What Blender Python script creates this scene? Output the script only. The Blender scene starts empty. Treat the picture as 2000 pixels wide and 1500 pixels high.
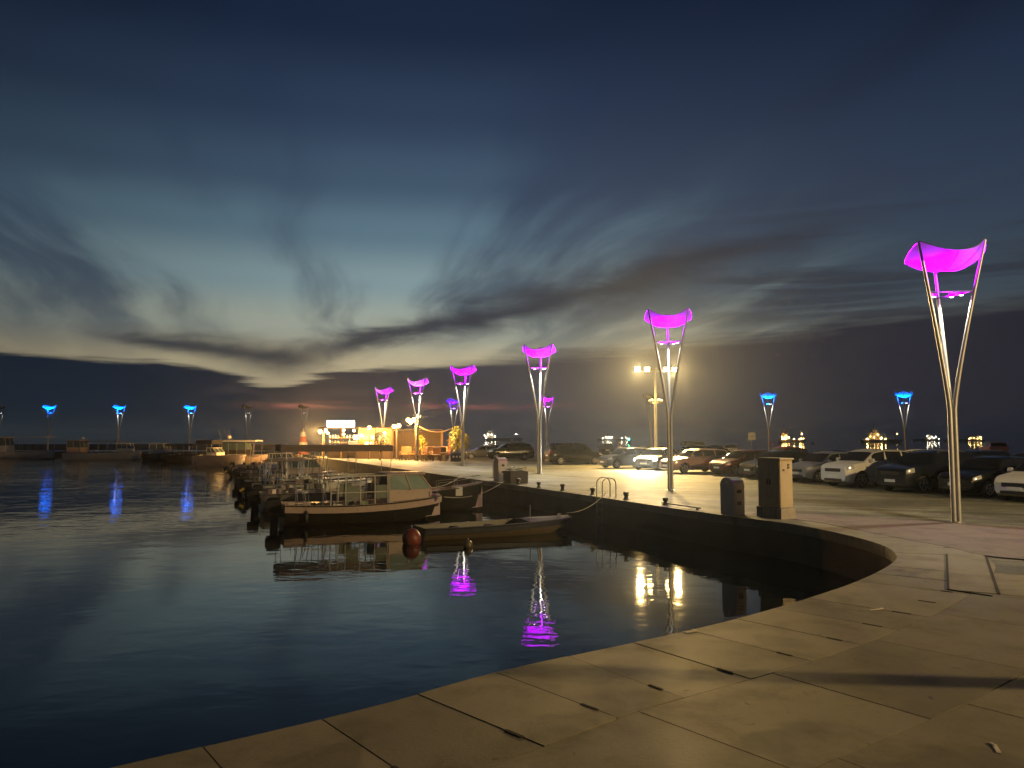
import bpy, bmesh, math, random
from mathutils import Vector, Matrix
random.seed(7)
R = math.radians
PI = math.pi
scene = bpy.context.scene
col = scene.collection

# ------------------------------------------------------------------ camera
F = 1500.0                      # focal length in pixels of the 2000 px wide photograph
PITCH = math.atan2(105.0, F)
CAMZ = 2.3
WATER = -1.0
cam_d = bpy.data.cameras.new('camera')
cam_d.sensor_width = 36.0
cam_d.lens = 36.0 * F / 2000.0
cam_d.clip_start = 0.1
cam_d.clip_end = 30000.0
cam = bpy.data.objects.new('camera', cam_d)
cam.location = (0, 0, CAMZ)
cam.rotation_euler = (PI / 2 + PITCH, 0, 0)
col.objects.link(cam)
scene.camera = cam

# ------------------------------------------------------------------ render settings
scene.render.engine = 'CYCLES'
scene.view_settings.view_transform = 'Standard'
scene.view_settings.look = 'None'
scene.view_settings.exposure = 0.0
scene.view_settings.gamma = 1.0
scene.view_settings.use_curve_mapping = False
cy = scene.cycles
cy.use_denoising = True
try:
    cy.denoiser = 'OPENIMAGEDENOISE'
    cy.denoising_input_passes = 'RGB_ALBEDO_NORMAL'
except Exception:
    pass
cy.max_bounces = 4
cy.diffuse_bounces = 2
cy.glossy_bounces = 3
cy.transmission_bounces = 2
cy.volume_bounces = 0
cy.use_adaptive_sampling = True
cy.adaptive_threshold = 0.03
cy.adaptive_min_samples = 16
cy.transparent_max_bounces = 6
cy.sample_clamp_indirect = 8.0
cy.sample_clamp_direct = 0.0
cy.caustics_reflective = False
cy.caustics_refractive = False
cy.use_light_tree = True

# ------------------------------------------------------------------ world: dusk sky
world = bpy.data.worlds.new('World')
scene.world = world
world.use_nodes = True
wt = world.node_tree
wt.nodes.clear()

class NG:
    """tiny expression helper over a node tree"""
    def __init__(self, tree):
        self.t = tree
    def n(self, typ, **kw):
        nd = self.t.nodes.new(typ)
        for k, v in kw.items():
            setattr(nd, k, v)
        return nd
    def put(self, sock, v):
        if isinstance(v, bpy.types.NodeSocket):
            self.t.links.new(v, sock)
        elif isinstance(v, (int, float)):
            try:
                sock.default_value = v
            except TypeError:
                sock.default_value = (v, v, v, 1)[:len(sock.default_value)]
        else:
            v = tuple(v)
            if len(sock.default_value) == 4 and len(v) == 3:
                v = v + (1,)
            sock.default_value = v
    def m(self, op, a, b=None, c=None, clamp=False):
        nd = self.n('ShaderNodeMath', operation=op)
        nd.use_clamp = clamp
        for i, v in enumerate((a, b, c)):
            if v is not None:
                self.put(nd.inputs[i], v)
        return nd.outputs[0]
    def add(self, a, b): return self.m('ADD', a, b)
    def sub(self, a, b): return self.m('SUBTRACT', a, b)
    def mul(self, a, b): return self.m('MULTIPLY', a, b)
    def div(self, a, b): return self.m('DIVIDE', a, b)
    def mx(self, a, b): return self.m('MAXIMUM', a, b)
    def mn(self, a, b): return self.m('MINIMUM', a, b)
    def gauss(self, x, c, w):
        d = self.div(self.sub(x, c), w)
        return self.m('EXPONENT', self.mul(self.mul(d, d), -1.0))
    def step(self, x, lo, hi):
        nd = self.n('ShaderNodeMapRange')
        nd.interpolation_type = 'SMOOTHSTEP'
        self.put(nd.inputs[0], x)
        self.put(nd.inputs[1], lo)
        self.put(nd.inputs[2], hi)
        self.put(nd.inputs[3], 0.0)
        self.put(nd.inputs[4], 1.0)
        return nd.outputs[0]
    def vec(self, x, y, z=0.0):
        nd = self.n('ShaderNodeCombineXYZ')
        for i, v in enumerate((x, y, z)):
            self.put(nd.inputs[i], v)
        return nd.outputs[0]
    def noise(self, vec, scale=1.0, detail=3.0, rough=0.5, dist=0.0):
        nd = self.n('ShaderNodeTexNoise')
        if vec is not None:
            self.put(nd.inputs['Vector'], vec)
        self.put(nd.inputs['Scale'], scale)
        self.put(nd.inputs['Detail'], detail)
        self.put(nd.inputs['Roughness'], rough)
        self.put(nd.inputs['Distortion'], dist)
        return nd.outputs[0]
    def mix(self, f, a, b, blend='MIX'):
        nd = self.n('ShaderNodeMixRGB', blend_type=blend)
        self.put(nd.inputs[0], f)
        self.put(nd.inputs[1], a)
        self.put(nd.inputs[2], b)
        return nd.outputs[0]
    def ramp(self, f, stops, interp='LINEAR'):
        nd = self.n('ShaderNodeValToRGB')
        cr = nd.color_ramp
        cr.interpolation = interp
        while len(cr.elements) > 1:
            cr.elements.remove(cr.elements[0])
        cr.elements[0].position = stops[0][0]
        cr.elements[0].color = tuple(stops[0][1]) + (1,)
        for p, c in stops[1:]:
            e = cr.elements.new(p)
            e.color = tuple(c) + (1,)
        self.put(nd.inputs[0], f)
        return nd.outputs[0]

def srgb(r, g, b):
    f = lambda v: (v / 255.0) / 12.92 if v <= 10 else (((v / 255.0) + 0.055) / 1.055) ** 2.4
    return (f(r), f(g), f(b))

g = NG(wt)
sepn = g.n('ShaderNodeSeparateXYZ')
wt.links.new(g.n('ShaderNodeTexCoord').outputs['Generated'], sepn.inputs[0])
dx, dy, dz = sepn.outputs
az = g.mul(g.m('ARCTAN2', dx, dy), 57.2958)
el = g.mul(g.m('ARCSINE', dz), 57.2958)
# clear twilight air
clear = g.ramp(g.div(el, 60.0), [
    (0.0, srgb(165, 140, 108)), (0.09, srgb(192, 180, 146)), (0.135, srgb(164, 172, 158)), (0.19, srgb(128, 153, 158)),
    (0.25, srgb(90, 118, 134)), (0.31, srgb(62, 85, 107)), (0.39, srgb(41, 59, 84)),
    (0.48, srgb(20, 36, 60)), (0.62, srgb(12, 23, 42)), (1.0, srgb(8, 15, 29))], 'EASE')
glow = g.add(0.34, g.mul(0.62, g.gauss(az, -6.0, 25.0)))
clear = g.mix(1.0, clear, glow, 'MULTIPLY')
# a faint physical sky under it (sun just under the horizon where the afterglow is)
sky = g.n('ShaderNodeTexSky', sky_type='NISHITA')
sky.sun_disc = False
sky.sun_elevation = R(-4.0)
sky.sun_rotation = R(-10.0)
clear = g.mix(0.05, clear, sky.outputs[0], 'ADD')
# high cloud streaks: a flat layer of long streaks that all run towards the afterglow
inv = g.div(1.0, g.add(g.mx(dz, 0.0), 0.10))
cx, cyy = g.mul(dx, inv), g.mul(dy, inv)
a0 = R(-17.0)
sx = g.add(g.mul(cx, math.cos(a0)), g.mul(cyy, -math.sin(a0)))
sy = g.add(g.mul(cx, math.sin(a0)), g.mul(cyy, math.cos(a0)))
warp = g.noise(g.vec(g.mul(cx, 0.5), g.mul(cyy, 0.5)), 1.0, 2.0)
n1 = g.noise(g.vec(g.add(g.mul(sx, 1.55), g.mul(warp, 1.6)), g.mul(sy, 0.34), 2.3), 1.0, 6.0, 0.54, 0.35)
n2 = g.noise(g.vec(g.add(g.mul(sx, 3.6), g.mul(warp, 2.0)), g.mul(sy, 0.6), 7.7), 1.0, 5.0, 0.55, 0.5)
big = g.noise(g.vec(g.mul(sx, 0.42), g.mul(sy, 0.22), 4.1), 1.0, 3.0, 0.5, 0.3)
nn = g.add(g.add(g.mul(n1, 0.52), g.mul(n2, 0.16)), g.mul(big, 0.32))
right = g.step(az, -6.0, 26.0)
streak = g.mul(g.step(g.add(nn, g.mul(right, 0.085)), 0.445, 0.58), 0.90)
streak = g.mul(streak, g.step(el, 3.0, 10.0))
cl_hi = g.ramp(g.div(el, 60.0), [(0.0, srgb(58, 64, 74)), (0.16, srgb(64, 78, 92)), (0.27, srgb(54, 70, 94)),
                                 (0.40, srgb(36, 52, 78)), (0.52, srgb(16, 30, 54)), (1.0, srgb(6, 13, 28))])
cl_hi = g.mix(1.0, cl_hi, g.add(0.55, g.mul(0.45, glow)), 'MULTIPLY')
c = g.mix(streak, clear, cl_hi)
# the long dark arm that rises to the right out of the bank, and the wisp on the left
fine = g.noise(g.vec(g.mul(az, 0.10), g.mul(el, 0.34), 1.0), 1.0, 7.0, 0.62, 0.5)
wob = g.mul(g.sub(fine, 0.5), 4.2)
arm_c = g.add(g.add(9.45, g.mul(az, 0.215)), wob)
arm_w = g.add(0.85, g.mul(0.55, g.gauss(az, 6.0, 14.0)))
arm = g.mul(g.gauss(el, arm_c, arm_w), g.mul(g.step(az, -20.0, -11.0), g.sub(1.0, g.step(az, 14.0, 30.0))))
wis_c = g.add(g.sub(6.5, g.mul(g.add(az, 24.0), 0.10)), g.mul(wob, 0.55))
wis = g.mul(g.gauss(el, wis_c, g.add(0.30, g.mul(0.05, g.add(az, 31.0)))), g.mul(g.step(az, -31.0, -25.0), g.sub(1.0, g.step(az, -17.0, -12.0))))
c = g.mix(g.mul(arm, 0.95), c, srgb(47, 51, 61))
c = g.mix(g.mul(wis, 0.92), c, srgb(44, 48, 56))
# second thin bright/dark layering low on the right
lay = g.noise(g.vec(g.mul(az, 0.055), g.mul(el, 0.75), 5.0), 1.0, 5.0, 0.55, 0.6)
layd = g.mul(g.step(lay, 0.46, 0.62), g.mul(g.step(az, 8.0, 20.0), g.gauss(el, 11.0, 5.0)))
c = g.mix(g.mul(layd, 0.7), c, srgb(45, 48, 57))
# the bank on the horizon
edge = g.noise(g.vec(g.mul(az, 0.075), g.mul(el, 0.85), 9.0), 1.0, 6.0, 0.62, 0.6)
dip = g.mul(1.35, g.gauss(az, -17.5, 3.6))
top = g.add(g.sub(g.add(5.9, g.mul(g.mx(az, -9.0), 0.085)), dip), g.mul(g.sub(edge, 0.5), 2.6))
soft = g.add(0.30, g.mul(0.55, g.step(az, -14.0, 12.0)))
bank = g.sub(1.0, g.step(el, g.sub(top, soft), g.add(top, soft)))
bank_c = g.mix(g.gauss(az, 3.0, 15.0), g.mix(g.step(az, -20.0, 25.0), srgb(15, 27, 41), srgb(37, 37, 47)), srgb(64, 62, 69))
c = g.mix(bank, c, bank_c)
# last pink light in two slits of the bank
slit_n = g.step(g.noise(g.vec(g.mul(az, 0.16), g.mul(el, 0.9), 3.0), 1.0, 4.0, 0.5), 0.40, 0.60)
slit = g.mul(g.mul(g.gauss(el, g.add(2.35, g.mul(g.sub(edge, 0.5), 0.5)), 0.22), slit_n), g.mul(g.step(az, -21.0, -15.0), g.sub(1.0, g.step(az, -5.0, 7.0))))
slit2 = g.mul(g.gauss(el, 3.3, 0.35), g.mul(slit_n, g.mul(g.step(az, -24.0, -17.0), g.sub(1.0, g.step(az, -11.0, -6.0)))))
c = g.mix(g.mul(slit, 0.95), c, srgb(172, 98, 86))
c = g.mix(g.mul(slit2, 0.45), c, srgb(92, 76, 74))
bg = g.n('ShaderNodeBackground')
wt.links.new(c, bg.inputs[0])
bg.inputs[1].default_value = 1.0
wt.links.new(bg.outputs[0], g.n('ShaderNodeOutputWorld').inputs[0])

# ------------------------------------------------------------------ pixel -> place
def ray(px, py):
    x, z = (px - 1000.0) / F, (750.0 - py) / F
    c_, s_ = math.cos(PITCH), math.sin(PITCH)
    return Vector((x, c_ - s_ * z, s_ + c_ * z))
def ground(px, py, z=0.0):
    d = ray(px, py)
    t = (z - CAMZ) / d.z
    return Vector((d.x * t, d.y * t, z))
def at(px, py, Y):
    d = ray(px, py)
    t = Y / d.y
    return Vector((d.x * t, Y, CAMZ + d.z * t))

# ------------------------------------------------------------------ materials
MATS = {}
def mat(name, color, rough=0.6, metal=0.0, var=0.25, scale=3.0, bump=0.0, bscale=30.0, emit=None, estr=0.0, coat=0.0, dirt=0.0):
    if name in MATS:
        return MATS[name]
    m = bpy.data.materials.new(name)
    m.use_nodes = True
    t = m.node_tree
    b = t.nodes['Principled BSDF']
    q = NG(t)
    co = q.n('ShaderNodeTexCoord').outputs['Object']
    f = q.noise(co, scale, 5.0, 0.6)
    lo = tuple(v * (1 - var) for v in color)
    hi = tuple(min(1, v * (1 + var)) for v in color)
    cc = q.mix(f, lo, hi)
    if dirt:
        d = q.step(q.noise(co, scale * 2.7, 6.0, 0.7), 0.5, 0.72)
        cc = q.mix(q.mul(d, dirt), cc, tuple(v * 0.35 for v in color))
    t.links.new(cc, b.inputs['Base Color'])
    b.inputs['Roughness'].default_value = rough
    b.inputs['Metallic'].default_value = metal
    if coat:
        b.inputs['Coat Weight'].default_value = coat
        b.inputs['Coat Roughness'].default_value = 0.05
    if bump:
        bn = q.n('ShaderNodeBump')
        bn.inputs['Strength'].default_value = bump
        bn.inputs['Distance'].default_value = 0.02
        t.links.new(q.noise(co, bscale, 4.0), bn.inputs['Height'])
        t.links.new(bn.outputs[0], b.inputs['Normal'])
    if emit:
        b.inputs['Emission Color'].default_value = tuple(emit) + (1,)
        b.inputs['Emission Strength'].default_value = estr
        m.cycles.emission_sampling = 'NONE' if estr > 8 else 'AUTO'
    MATS[name] = m
    return m

def glass_mat(name, color=(0.01, 0.014, 0.016), rough=0.03):
    return mat(name, color, rough, 0.0, 0.1)

# ------------------------------------------------------------------ mesh builder
class MB:
    def __init__(self):
        self.v, self.f, self.mi = [], [], []
        self.cur = 0
    def face(self, idx):
        self.f.append(tuple(idx)); self.mi.append(self.cur)
    def box(self, c, s, rz=0.0, taper=1.0, bev=0.0):
        """c centre, s full sizes, taper scales the top"""
        hx, hy, hz = s[0] / 2, s[1] / 2, s[2] / 2
        ca, sa = math.cos(rz), math.sin(rz)
        o = len(self.v)
        if bev <= 0:
            rings = [(-hz, 1.0, 0), (hz, taper, 0)]
        else:
            rings = [(-hz, 1.0, bev), (-hz + bev, 1.0, 0), (hz - bev, taper, 0), (hz, taper, bev)]
        for z, k, ins in rings:
            x, y = hx * k - ins, hy * k - ins
            for px, py in ((-x, -y), (x, -y), (x, y), (-x, y)):
                self.v.append((c[0] + px * ca - py * sa, c[1] + px * sa + py * ca, c[2] + z))
        n = len(rings)
        self.face((o + 3, o + 2, o + 1, o))
        t = o + 4 * (n - 1)
        self.face((t, t + 1, t + 2, t + 3))
        for r in range(n - 1):
            for k in range(4):
                a, b = o + 4 * r + k, o + 4 * r + (k + 1) % 4
                self.face((a, b, b + 4, a + 4))
        return self
    def tube(self, pts, rad, n=8, cap=True):
        pts = [Vector(p) for p in pts]
        m = len(pts)
        rs = rad if isinstance(rad, (list, tuple)) else [rad] * m
        o = len(self.v)
        tan0 = (pts[1] - pts[0]).normalized()
        up = Vector((0, 0, 1)) if abs(tan0.z) < 0.9 else Vector((1, 0, 0))
        nx = tan0.cross(up).normalized()
        for i in range(m):
            tn = (pts[min(i + 1, m - 1)] - pts[max(i - 1, 0)]).normalized()
            nx = (nx - tn * nx.dot(tn)).normalized()
            ny = tn.cross(nx)
            for k in range(n):
                a = 2 * PI * k / n
                self.v.append(tuple(pts[i] + (nx * math.cos(a) + ny * math.sin(a)) * rs[i]))
        for i in range(m - 1):
            for k in range(n):
                a, b = o + i * n + k, o + i * n + (k + 1) % n
                self.face((a, b, b + n, a + n))
        if cap:
            self.face([o + k for k in range(n)][::-1])
            self.face([o + (m - 1) * n + k for k in range(n)])
        return self
    def lathe(self, prof, n=16, c=(0, 0, 0), axis='Z'):
        """prof list of (r, h)"""
        o = len(self.v)
        for r, h in prof:
            for k in range(n):
                a = 2 * PI * k / n
                p = (r * math.cos(a), r * math.sin(a), h)
                if axis == 'X': p = (h, p[0], p[1])
                if axis == 'Y': p = (p[0], h, p[1])
                self.v.append((c[0] + p[0], c[1] + p[1], c[2] + p[2]))
        for i in range(len(prof) - 1):
            for k in range(n):
                a, b = o + i * n + k, o + i * n + (k + 1) % n
                self.face((a, b, b + n, a + n))
        self.face([o + k for k in range(n)][::-1])
        self.face([o + (len(prof) - 1) * n + k for k in range(n)])
        return self
    def sphere(self, c, r, n=12, m=8, sz=1.0):
        prof = []
        for i in range(m + 1):
            a = -PI / 2 + PI * i / m
            prof.append((max(r * math.cos(a), 1e-3), r * math.sin(a) * sz))
        return self.lathe(prof, n, c)
    def prism(self, poly, z0, z1):
        """poly: list of (x,y) CCW"""
        o = len(self.v); n = len(poly)
        for z in (z0, z1):
            for p in poly: self.v.append((p[0], p[1], z))
        self.face([o + k for k in range(n)][::-1])
        self.face([o + n + k for k in range(n)])
        for k in range(n):
            a, b = o + k, o + (k + 1) % n
            self.face((a, b, b + n, a + n))
        return self
    def yprism(self, poly, y0, y1):
        """poly list of (x,z), extruded along y"""
        o = len(self.v); n = len(poly)
        for y in (y0, y1):
            for p in poly: self.v.append((p[0], y, p[1]))
        self.face([o + k for k in range(n)])
        self.face([o + n + k for k in range(n)][::-1])
        for k in range(n):
            a, b = o + k, o + (k + 1) % n
            self.face((b, a, a + n, b + n))
        return self
    def loft(self, rings, closed=True, cap=True):
        o = len(self.v); n = len(rings[0])
        for r in rings:
            for p in r: self.v.append(tuple(p))
        kk = n if closed else n - 1
        for i in range(len(rings) - 1):
            for k in range(kk):
                a, b = o + i * n + k, o + i * n + (k + 1) % n
                self.face((a, b, b + n, a + n))
        if cap:
            self.face([o + k for k in range(n)][::-1])
            self.face([o + (len(rings) - 1) * n + k for k in range(n)])
        return self
    def mesh(self, name, mats, smooth=None):
        me = bpy.data.meshes.new(name)
        me.from_pydata(self.v, [], self.f)
        for m in (mats if isinstance(mats, (list, tuple)) else [mats]):
            me.materials.append(m)
        for p, i in zip(me.polygons, self.mi):
            p.material_index = i
        me.update()
        bm = bmesh.new(); bm.from_mesh(me)
        bmesh.ops.recalc_face_normals(bm, faces=bm.faces[:])
        bm.to_mesh(me); bm.free()
        if smooth:
            try:
                me.polygons.foreach_set('use_smooth', [True] * len(me.polygons))
                me.set_sharp_from_angle(angle=R(smooth))
            except Exception:
                pass
        return me
    def build(self, name, mats, parent=None, smooth=None, loc=None, rz=0.0):
        o = bpy.data.objects.new(name, self.mesh(name, mats, smooth))
        col.objects.link(o)
        if parent: o.parent = parent
        if loc is not None: o.location = loc
        if rz: o.rotation_euler.z = rz
        return o

def tag(o, label=None, cat=None, group=None, kind=None):
    if label: o['label'] = label
    if cat: o['category'] = cat
    if group: o['group'] = group
    if kind: o['kind'] = kind
    return o
def empty(name, loc, rz=0.0, label=None, cat=None, group=None, scale=1.0):
    e = bpy.data.objects.new(name, None)
    col.objects.link(e)
    e.location = loc
    e.rotation_euler.z = rz
    e.scale = (scale,) * 3
    e.empty_display_size = 0.2
    return tag(e, label, cat, group)
def copy_tree(o, parent=None):
    c_ = o.copy(); col.objects.link(c_); c_.parent = parent
    for ch in list(o.children):
        copy_tree(ch, c_)
    return c_
def lightobj(name, typ, parent, loc, color, power, radius=0.05, spot=None, blend=0.5, rot=(0, 0, 0)):
    l = bpy.data.lights.new(name, typ)
    l.color = color; l.energy = power; l.shadow_soft_size = radius
    if spot:
        l.spot_size = spot; l.spot_blend = blend
    o = bpy.data.objects.new(name, l)
    col.objects.link(o)
    if parent: o.parent = parent
    o.location = loc; o.rotation_euler = rot
    return o

# ------------------------------------------------------------------ the quay in plan
near_px = [(230, 1500), (720, 1385), (1000, 1308), (1330, 1237), (1500, 1194), (1640, 1150), (1715, 1119), (1748, 1099), (1755, 1086),
           (1738, 1070), (1700, 1056), (1640, 1041), (1560, 1025), (1480, 1014), (1400, 1004), (1300, 990), (1180, 972)]
edge0 = [ground(*p).to_2d() for p in near_px]
def smooth_poly(pts, k=6):
    out = []
    n = len(pts)
    for i in range(n - 1):
        p0, p1, p2, p3 = pts[max(i - 1, 0)], pts[i], pts[i + 1], pts[min(i + 2, n - 1)]
        for j in range(k):
            t = j / k
            out.append(0.5 * ((2 * p1) + (p2 - p0) * t + (2 * p0 - 5 * p1 + 4 * p2 - p3) * t * t + (3 * p1 - p0 - 3 * p2 + p3) * t ** 3))
    out.append(pts[-1])
    return out
U1 = (edge0[3] - edge0[1]).normalized()          # along the near edge
FA = ground(1180, 972).to_2d()                    # far straight edge starts here
ET = Vector((-0.392, 0.920)).normalized()         # along the far edge, away from the camera
EN = Vector((-ET.y, ET.x)); EN = EN if EN.x < 0 else -EN   # out over the water
FEND = FA + ET * ((126 - FA.y) / ET.y)
def edge_at(Y, off=0.0):
    """point of the far quay edge at depth Y; off metres inland"""
    p = FA + ET * ((Y - FA.y) / ET.y) - EN * off
    return p
near_curve = smooth_poly(edge0)
start = edge0[0] - U1 * 30
EDGE = [start] + near_curve + [FEND]
SEASIDE = [Vector((220, 60)), Vector((60, 105)), Vector((20, 112)), Vector((-8, 124)), Vector((-34, 144)), Vector((-60, 150)), Vector((-260, 152))]
plan = EDGE + [Vector((-45, 131)), Vector((-260, 134))] + SEASIDE[::-1] + [Vector((220, -60)), Vector((start.x, -60))]

def ground_material(name, base, base2, joint_scale, green=0.0, bump=0.4, bigs=0.16, rows=0.0):
    m = bpy.data.materials.new(name); m.use_nodes = True
    t = m.node_tree; b = t.nodes['Principled BSDF']; q = NG(t)
    geo = q.n('ShaderNodeNewGeometry').outputs['Position']
    big = q.noise(geo, bigs, 5.0, 0.6, 0.6)
    mid = q.noise(geo, 1.3, 6.0, 0.65, 0.3)
    fin = q.noise(geo, 28.0, 3.0, 0.7)
    c_ = q.mix(q.step(big, 0.36, 0.64), base, base2)
    c_ = q.mix(q.mul(q.step(mid, 0.46, 0.70), 0.68), c_, tuple(v * 0.45 for v in base))
    c_ = q.mix(q.mul(fin, 0.35), c_, tuple(min(1, v * 1.5) for v in base2))
    st = q.step(q.noise(geo, 0.55, 3.0, 0.5, 1.2), 0.60, 0.68)
    c_ = q.mix(q.mul(st, 0.45), c_, tuple(v * 0.3 for v in base))
    sp_ = q.step(q.noise(geo, 5.5, 2.0, 0.5, 0.5), 0.70, 0.76)
    c_ = q.mix(q.mul(sp_, 0.6), c_, tuple(v * 0.25 for v in base))
    rnd_ = q.n('ShaderNodeObjectInfo').outputs['Random']
    c_ = q.mix(1.0, c_, q.add(0.80, q.mul(rnd_, 0.36)), 'MULTIPLY')
    if rows:
        s3 = q.n('ShaderNodeSeparateXYZ'); t.links.new(geo, s3.inputs[0])
        al = q.add(q.mul(s3.outputs[0], 0.05), q.mul(s3.outputs[1], 0.02)); ac = q.add(q.mul(s3.outputs[0], 0.30), q.mul(s3.outputs[1], 0.75))
        r1 = q.noise(q.vec(q.mul(al, 2.5), ac, 0.0), 1.0, 5.0, 0.7, 0.5)
        c_ = q.mix(q.mul(q.step(r1, 0.40, 0.62), rows), c_, tuple(v * 0.55 for v in base))
    t.links.new(c_, b.inputs['Base Color'])
    t.links.new(q.add(0.50, q.mul(mid, 0.35)), b.inputs['Roughness'])
    bn = q.n('ShaderNodeBump'); bn.inputs['Strength'].default_value = bump; bn.inputs['Distance'].default_value = 0.015
    h = q.add(q.mul(fin, 0.5), q.mul(mid, 0.8))
    if joint_scale:
        vo = q.n('ShaderNodeTexVoronoi'); vo.feature = 'DISTANCE_TO_EDGE'
        t.links.new(geo, vo.inputs['Vector']); vo.inputs['Scale'].default_value = joint_scale
        h = q.add(h, q.mul(q.step(vo.outputs['Distance'], 0.0, 0.12), 0.5))
    t.links.new(h, bn.inputs['Height'])
    t.links.new(bn.outputs[0], b.inputs['Normal'])
    return m
M_plaza = ground_material('plaza_cobble', (0.060, 0.058, 0.042), (0.25, 0.24, 0.165), 5.0, bump=0.9, bigs=0.30, rows=0.75)
M_slab = ground_material('quay_slab', (0.135, 0.121, 0.086), (0.185, 0.166, 0.118), 0.0, bump=0.25)
M_coping = ground_material('quay_coping', (0.150, 0.132, 0.094), (0.20, 0.178, 0.128), 0.0, bump=0.25)
M_band = ground_material('dark_paving', (0.115, 0.088, 0.082), (0.150, 0.115, 0.105), 7.0, bump=0.6)
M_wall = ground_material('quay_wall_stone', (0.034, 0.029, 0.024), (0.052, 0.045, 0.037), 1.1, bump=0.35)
M_dark = mat('dark_gap', (0.012, 0.010, 0.008), 0.9)

GZ = -0.02
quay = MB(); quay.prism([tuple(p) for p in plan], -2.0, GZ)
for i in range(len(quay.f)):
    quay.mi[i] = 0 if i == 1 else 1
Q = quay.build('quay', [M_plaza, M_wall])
tag(Q, 'stone harbour quay and plaza running round the basin', kind='structure')

# coping stones along the curved edge, each a piece of its own
def arc(pts):
    s = [0.0]
    for a, b in zip(pts, pts[1:]): s.append(s[-1] + (b - a).length)
    return s
def at_arc(pts, S, s):
    for i in range(len(pts) - 1):
        if s <= S[i + 1] or i == len(pts) - 2:
            t = (s - S[i]) / max(S[i + 1] - S[i], 1e-6)
            p = pts[i].lerp(pts[i + 1], t); d = (pts[i + 1] - pts[i]).normalized()
            return p, d
ec = [edge0[0] - U1 * 6] + near_curve + [edge_at(44)]
# resample smooth tangents
SA = arc(ec)
def smooth_n(s):
    p, _ = at_arc(ec, SA, s)
    a, _ = at_arc(ec, SA, max(0, s - 0.6)); b, _ = at_arc(ec, SA, min(SA[-1], s + 0.6))
    d = (b - a).normalized()
    return p, Vector((d.y, -d.x))          # inland side (land is on the right of the walk)
s = 0.0
k = 0
while s < SA[-1] - 1.0:
    L = 0.94
    w = 1.56 if s < 30 else 1.1
    bm_ = MB()
    pts_o, pts_i = [], []
    for j in range(4):
        p, n_ = smooth_n(s + 0.007 + (L - 0.014) * j / 3)
        pts_o.append(p - n_ * 0.035); pts_i.append(p + n_ * w)
    dz_ = random.uniform(-0.003, 0.003)
    bm_.prism([tuple(p) for p in pts_o] + [tuple(p) for p in pts_i[::-1]], GZ - 0.22, 0.0 + dz_)
    bm_.build('coping_stone', M_coping, Q)
    # dark open slot in every joint
    if s < 24:
        p, n_ = smooth_n(s)
        c0 = p + n_ * (1.25 + random.uniform(-0.03, 0.03)); ln = random.uniform(0.15, 0.24)
        sl = MB(); ang = math.atan2(n_.y, n_.x)
        sl.box((c0.x, c0.y, 0.003), (ln, 0.034, 0.006), ang)
        sl.build('drain_slot', M_dark, Q)
    s += L; k += 1

# field slabs of the near quay, laid parallel to its edge
N1 = Vector((U1.y, -U1.x))
O1 = edge0[2]
samples = [at_arc(ec, SA, i * 0.25)[0] for i in range(int(SA[-1] / 0.25))]
def edge_dist(p): return min((p - q_).length for q_ in samples)
def row_slabs(n_in, n_out, pitch, shift, s_max):
    s_ = 0.3 + shift
    while s_ < s_max:
        o_l, i_l = [], []
        for j in range(3):
            p, n_ = smooth_n(s_ + 0.006 + (pitch - 0.012) * j / 2)
            o_l.append(p + n_ * (n_in + 0.006)); i_l.append(p + n_ * (n_out - 0.006))
        allp = o_l + i_l
        if any(abs(p.x) < p.y * 0.70 + 0.5 and p.y > 3.2 for p in allp):
            m_ = MB(); zt = random.uniform(-0.0025, 0.0025)
            m_.prism([tuple(p) for p in o_l] + [tuple(p) for p in i_l[::-1]], GZ - 0.01, zt)
            m_.build('paving_slab', M_slab, Q)
        s_ += pitch
S_CORNER = next(i * 0.25 for i in range(len(samples)) if samples[i].y > 13.2)
n0 = 1.57
for rw, (wd, pt_) in enumerate(((1.52, 1.88), (1.86, 1.88), (1.52, 1.41), (1.86, 1.88), (1.52, 1.41), (1.86, 1.88), (1.52, 1.88))):
    row_slabs(n0, n0 + wd, pt_, 0.55 * (rw % 2), S_CORNER - 0.4)
    n0 += wd

# curved band of darker paving behind the coping at the corner
band_o = [ground(*p).to_2d() for p in ((2300, 1125), (2060, 1098), (1925, 1085), (1850, 1068), (1760, 1052), (1680, 1036), (1600, 1021), (1540, 1013), (1470, 1003))]
band_i = [ground(*p).to_2d() for p in ((1480, 998), (1560, 1003), (1640, 1007), (1720, 1012), (1800, 1017), (1900, 1024), (2060, 1036), (2400, 1062))]
bb = smooth_poly(band_o, 4) + smooth_poly(band_i, 4)
b_ = MB(); b_.prism([tuple(p) for p in bb], GZ - 0.004, 0.006)
tag(b_.build('paved_band', M_band), 'curved band of darker paving behind the quay corner', kind='structure')
# access cover let into the quay: three dark seams
hat = [ground(1849, 1083), ground(1852, 1152), ground(1938, 1165), ground(1926, 1088)]
hx = MB()
hp = [p.to_2d() for p in (hat[0], hat[1], ground(1951, 1161), ground(1926, 1088))]
hx.prism([tuple(p) for p in hp], GZ, 0.008)
hatch = hx.build('access_cover', M_coping, Q)
for a, b2, wd in ((hat[0], hat[1], 0.035), (hat[1], hat[2], 0.035), (ground(1951, 1161), hat[3], 0.04)):
    d = (b2 - a); sm = MB()
    sm.box(((a.x + b2.x) / 2, (a.y + b2.y) / 2, 0.008), (d.length, wd, 0.012), math.atan2(d.y, d.x))
    sm.build('cover_seam', M_dark, hatch)

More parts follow.
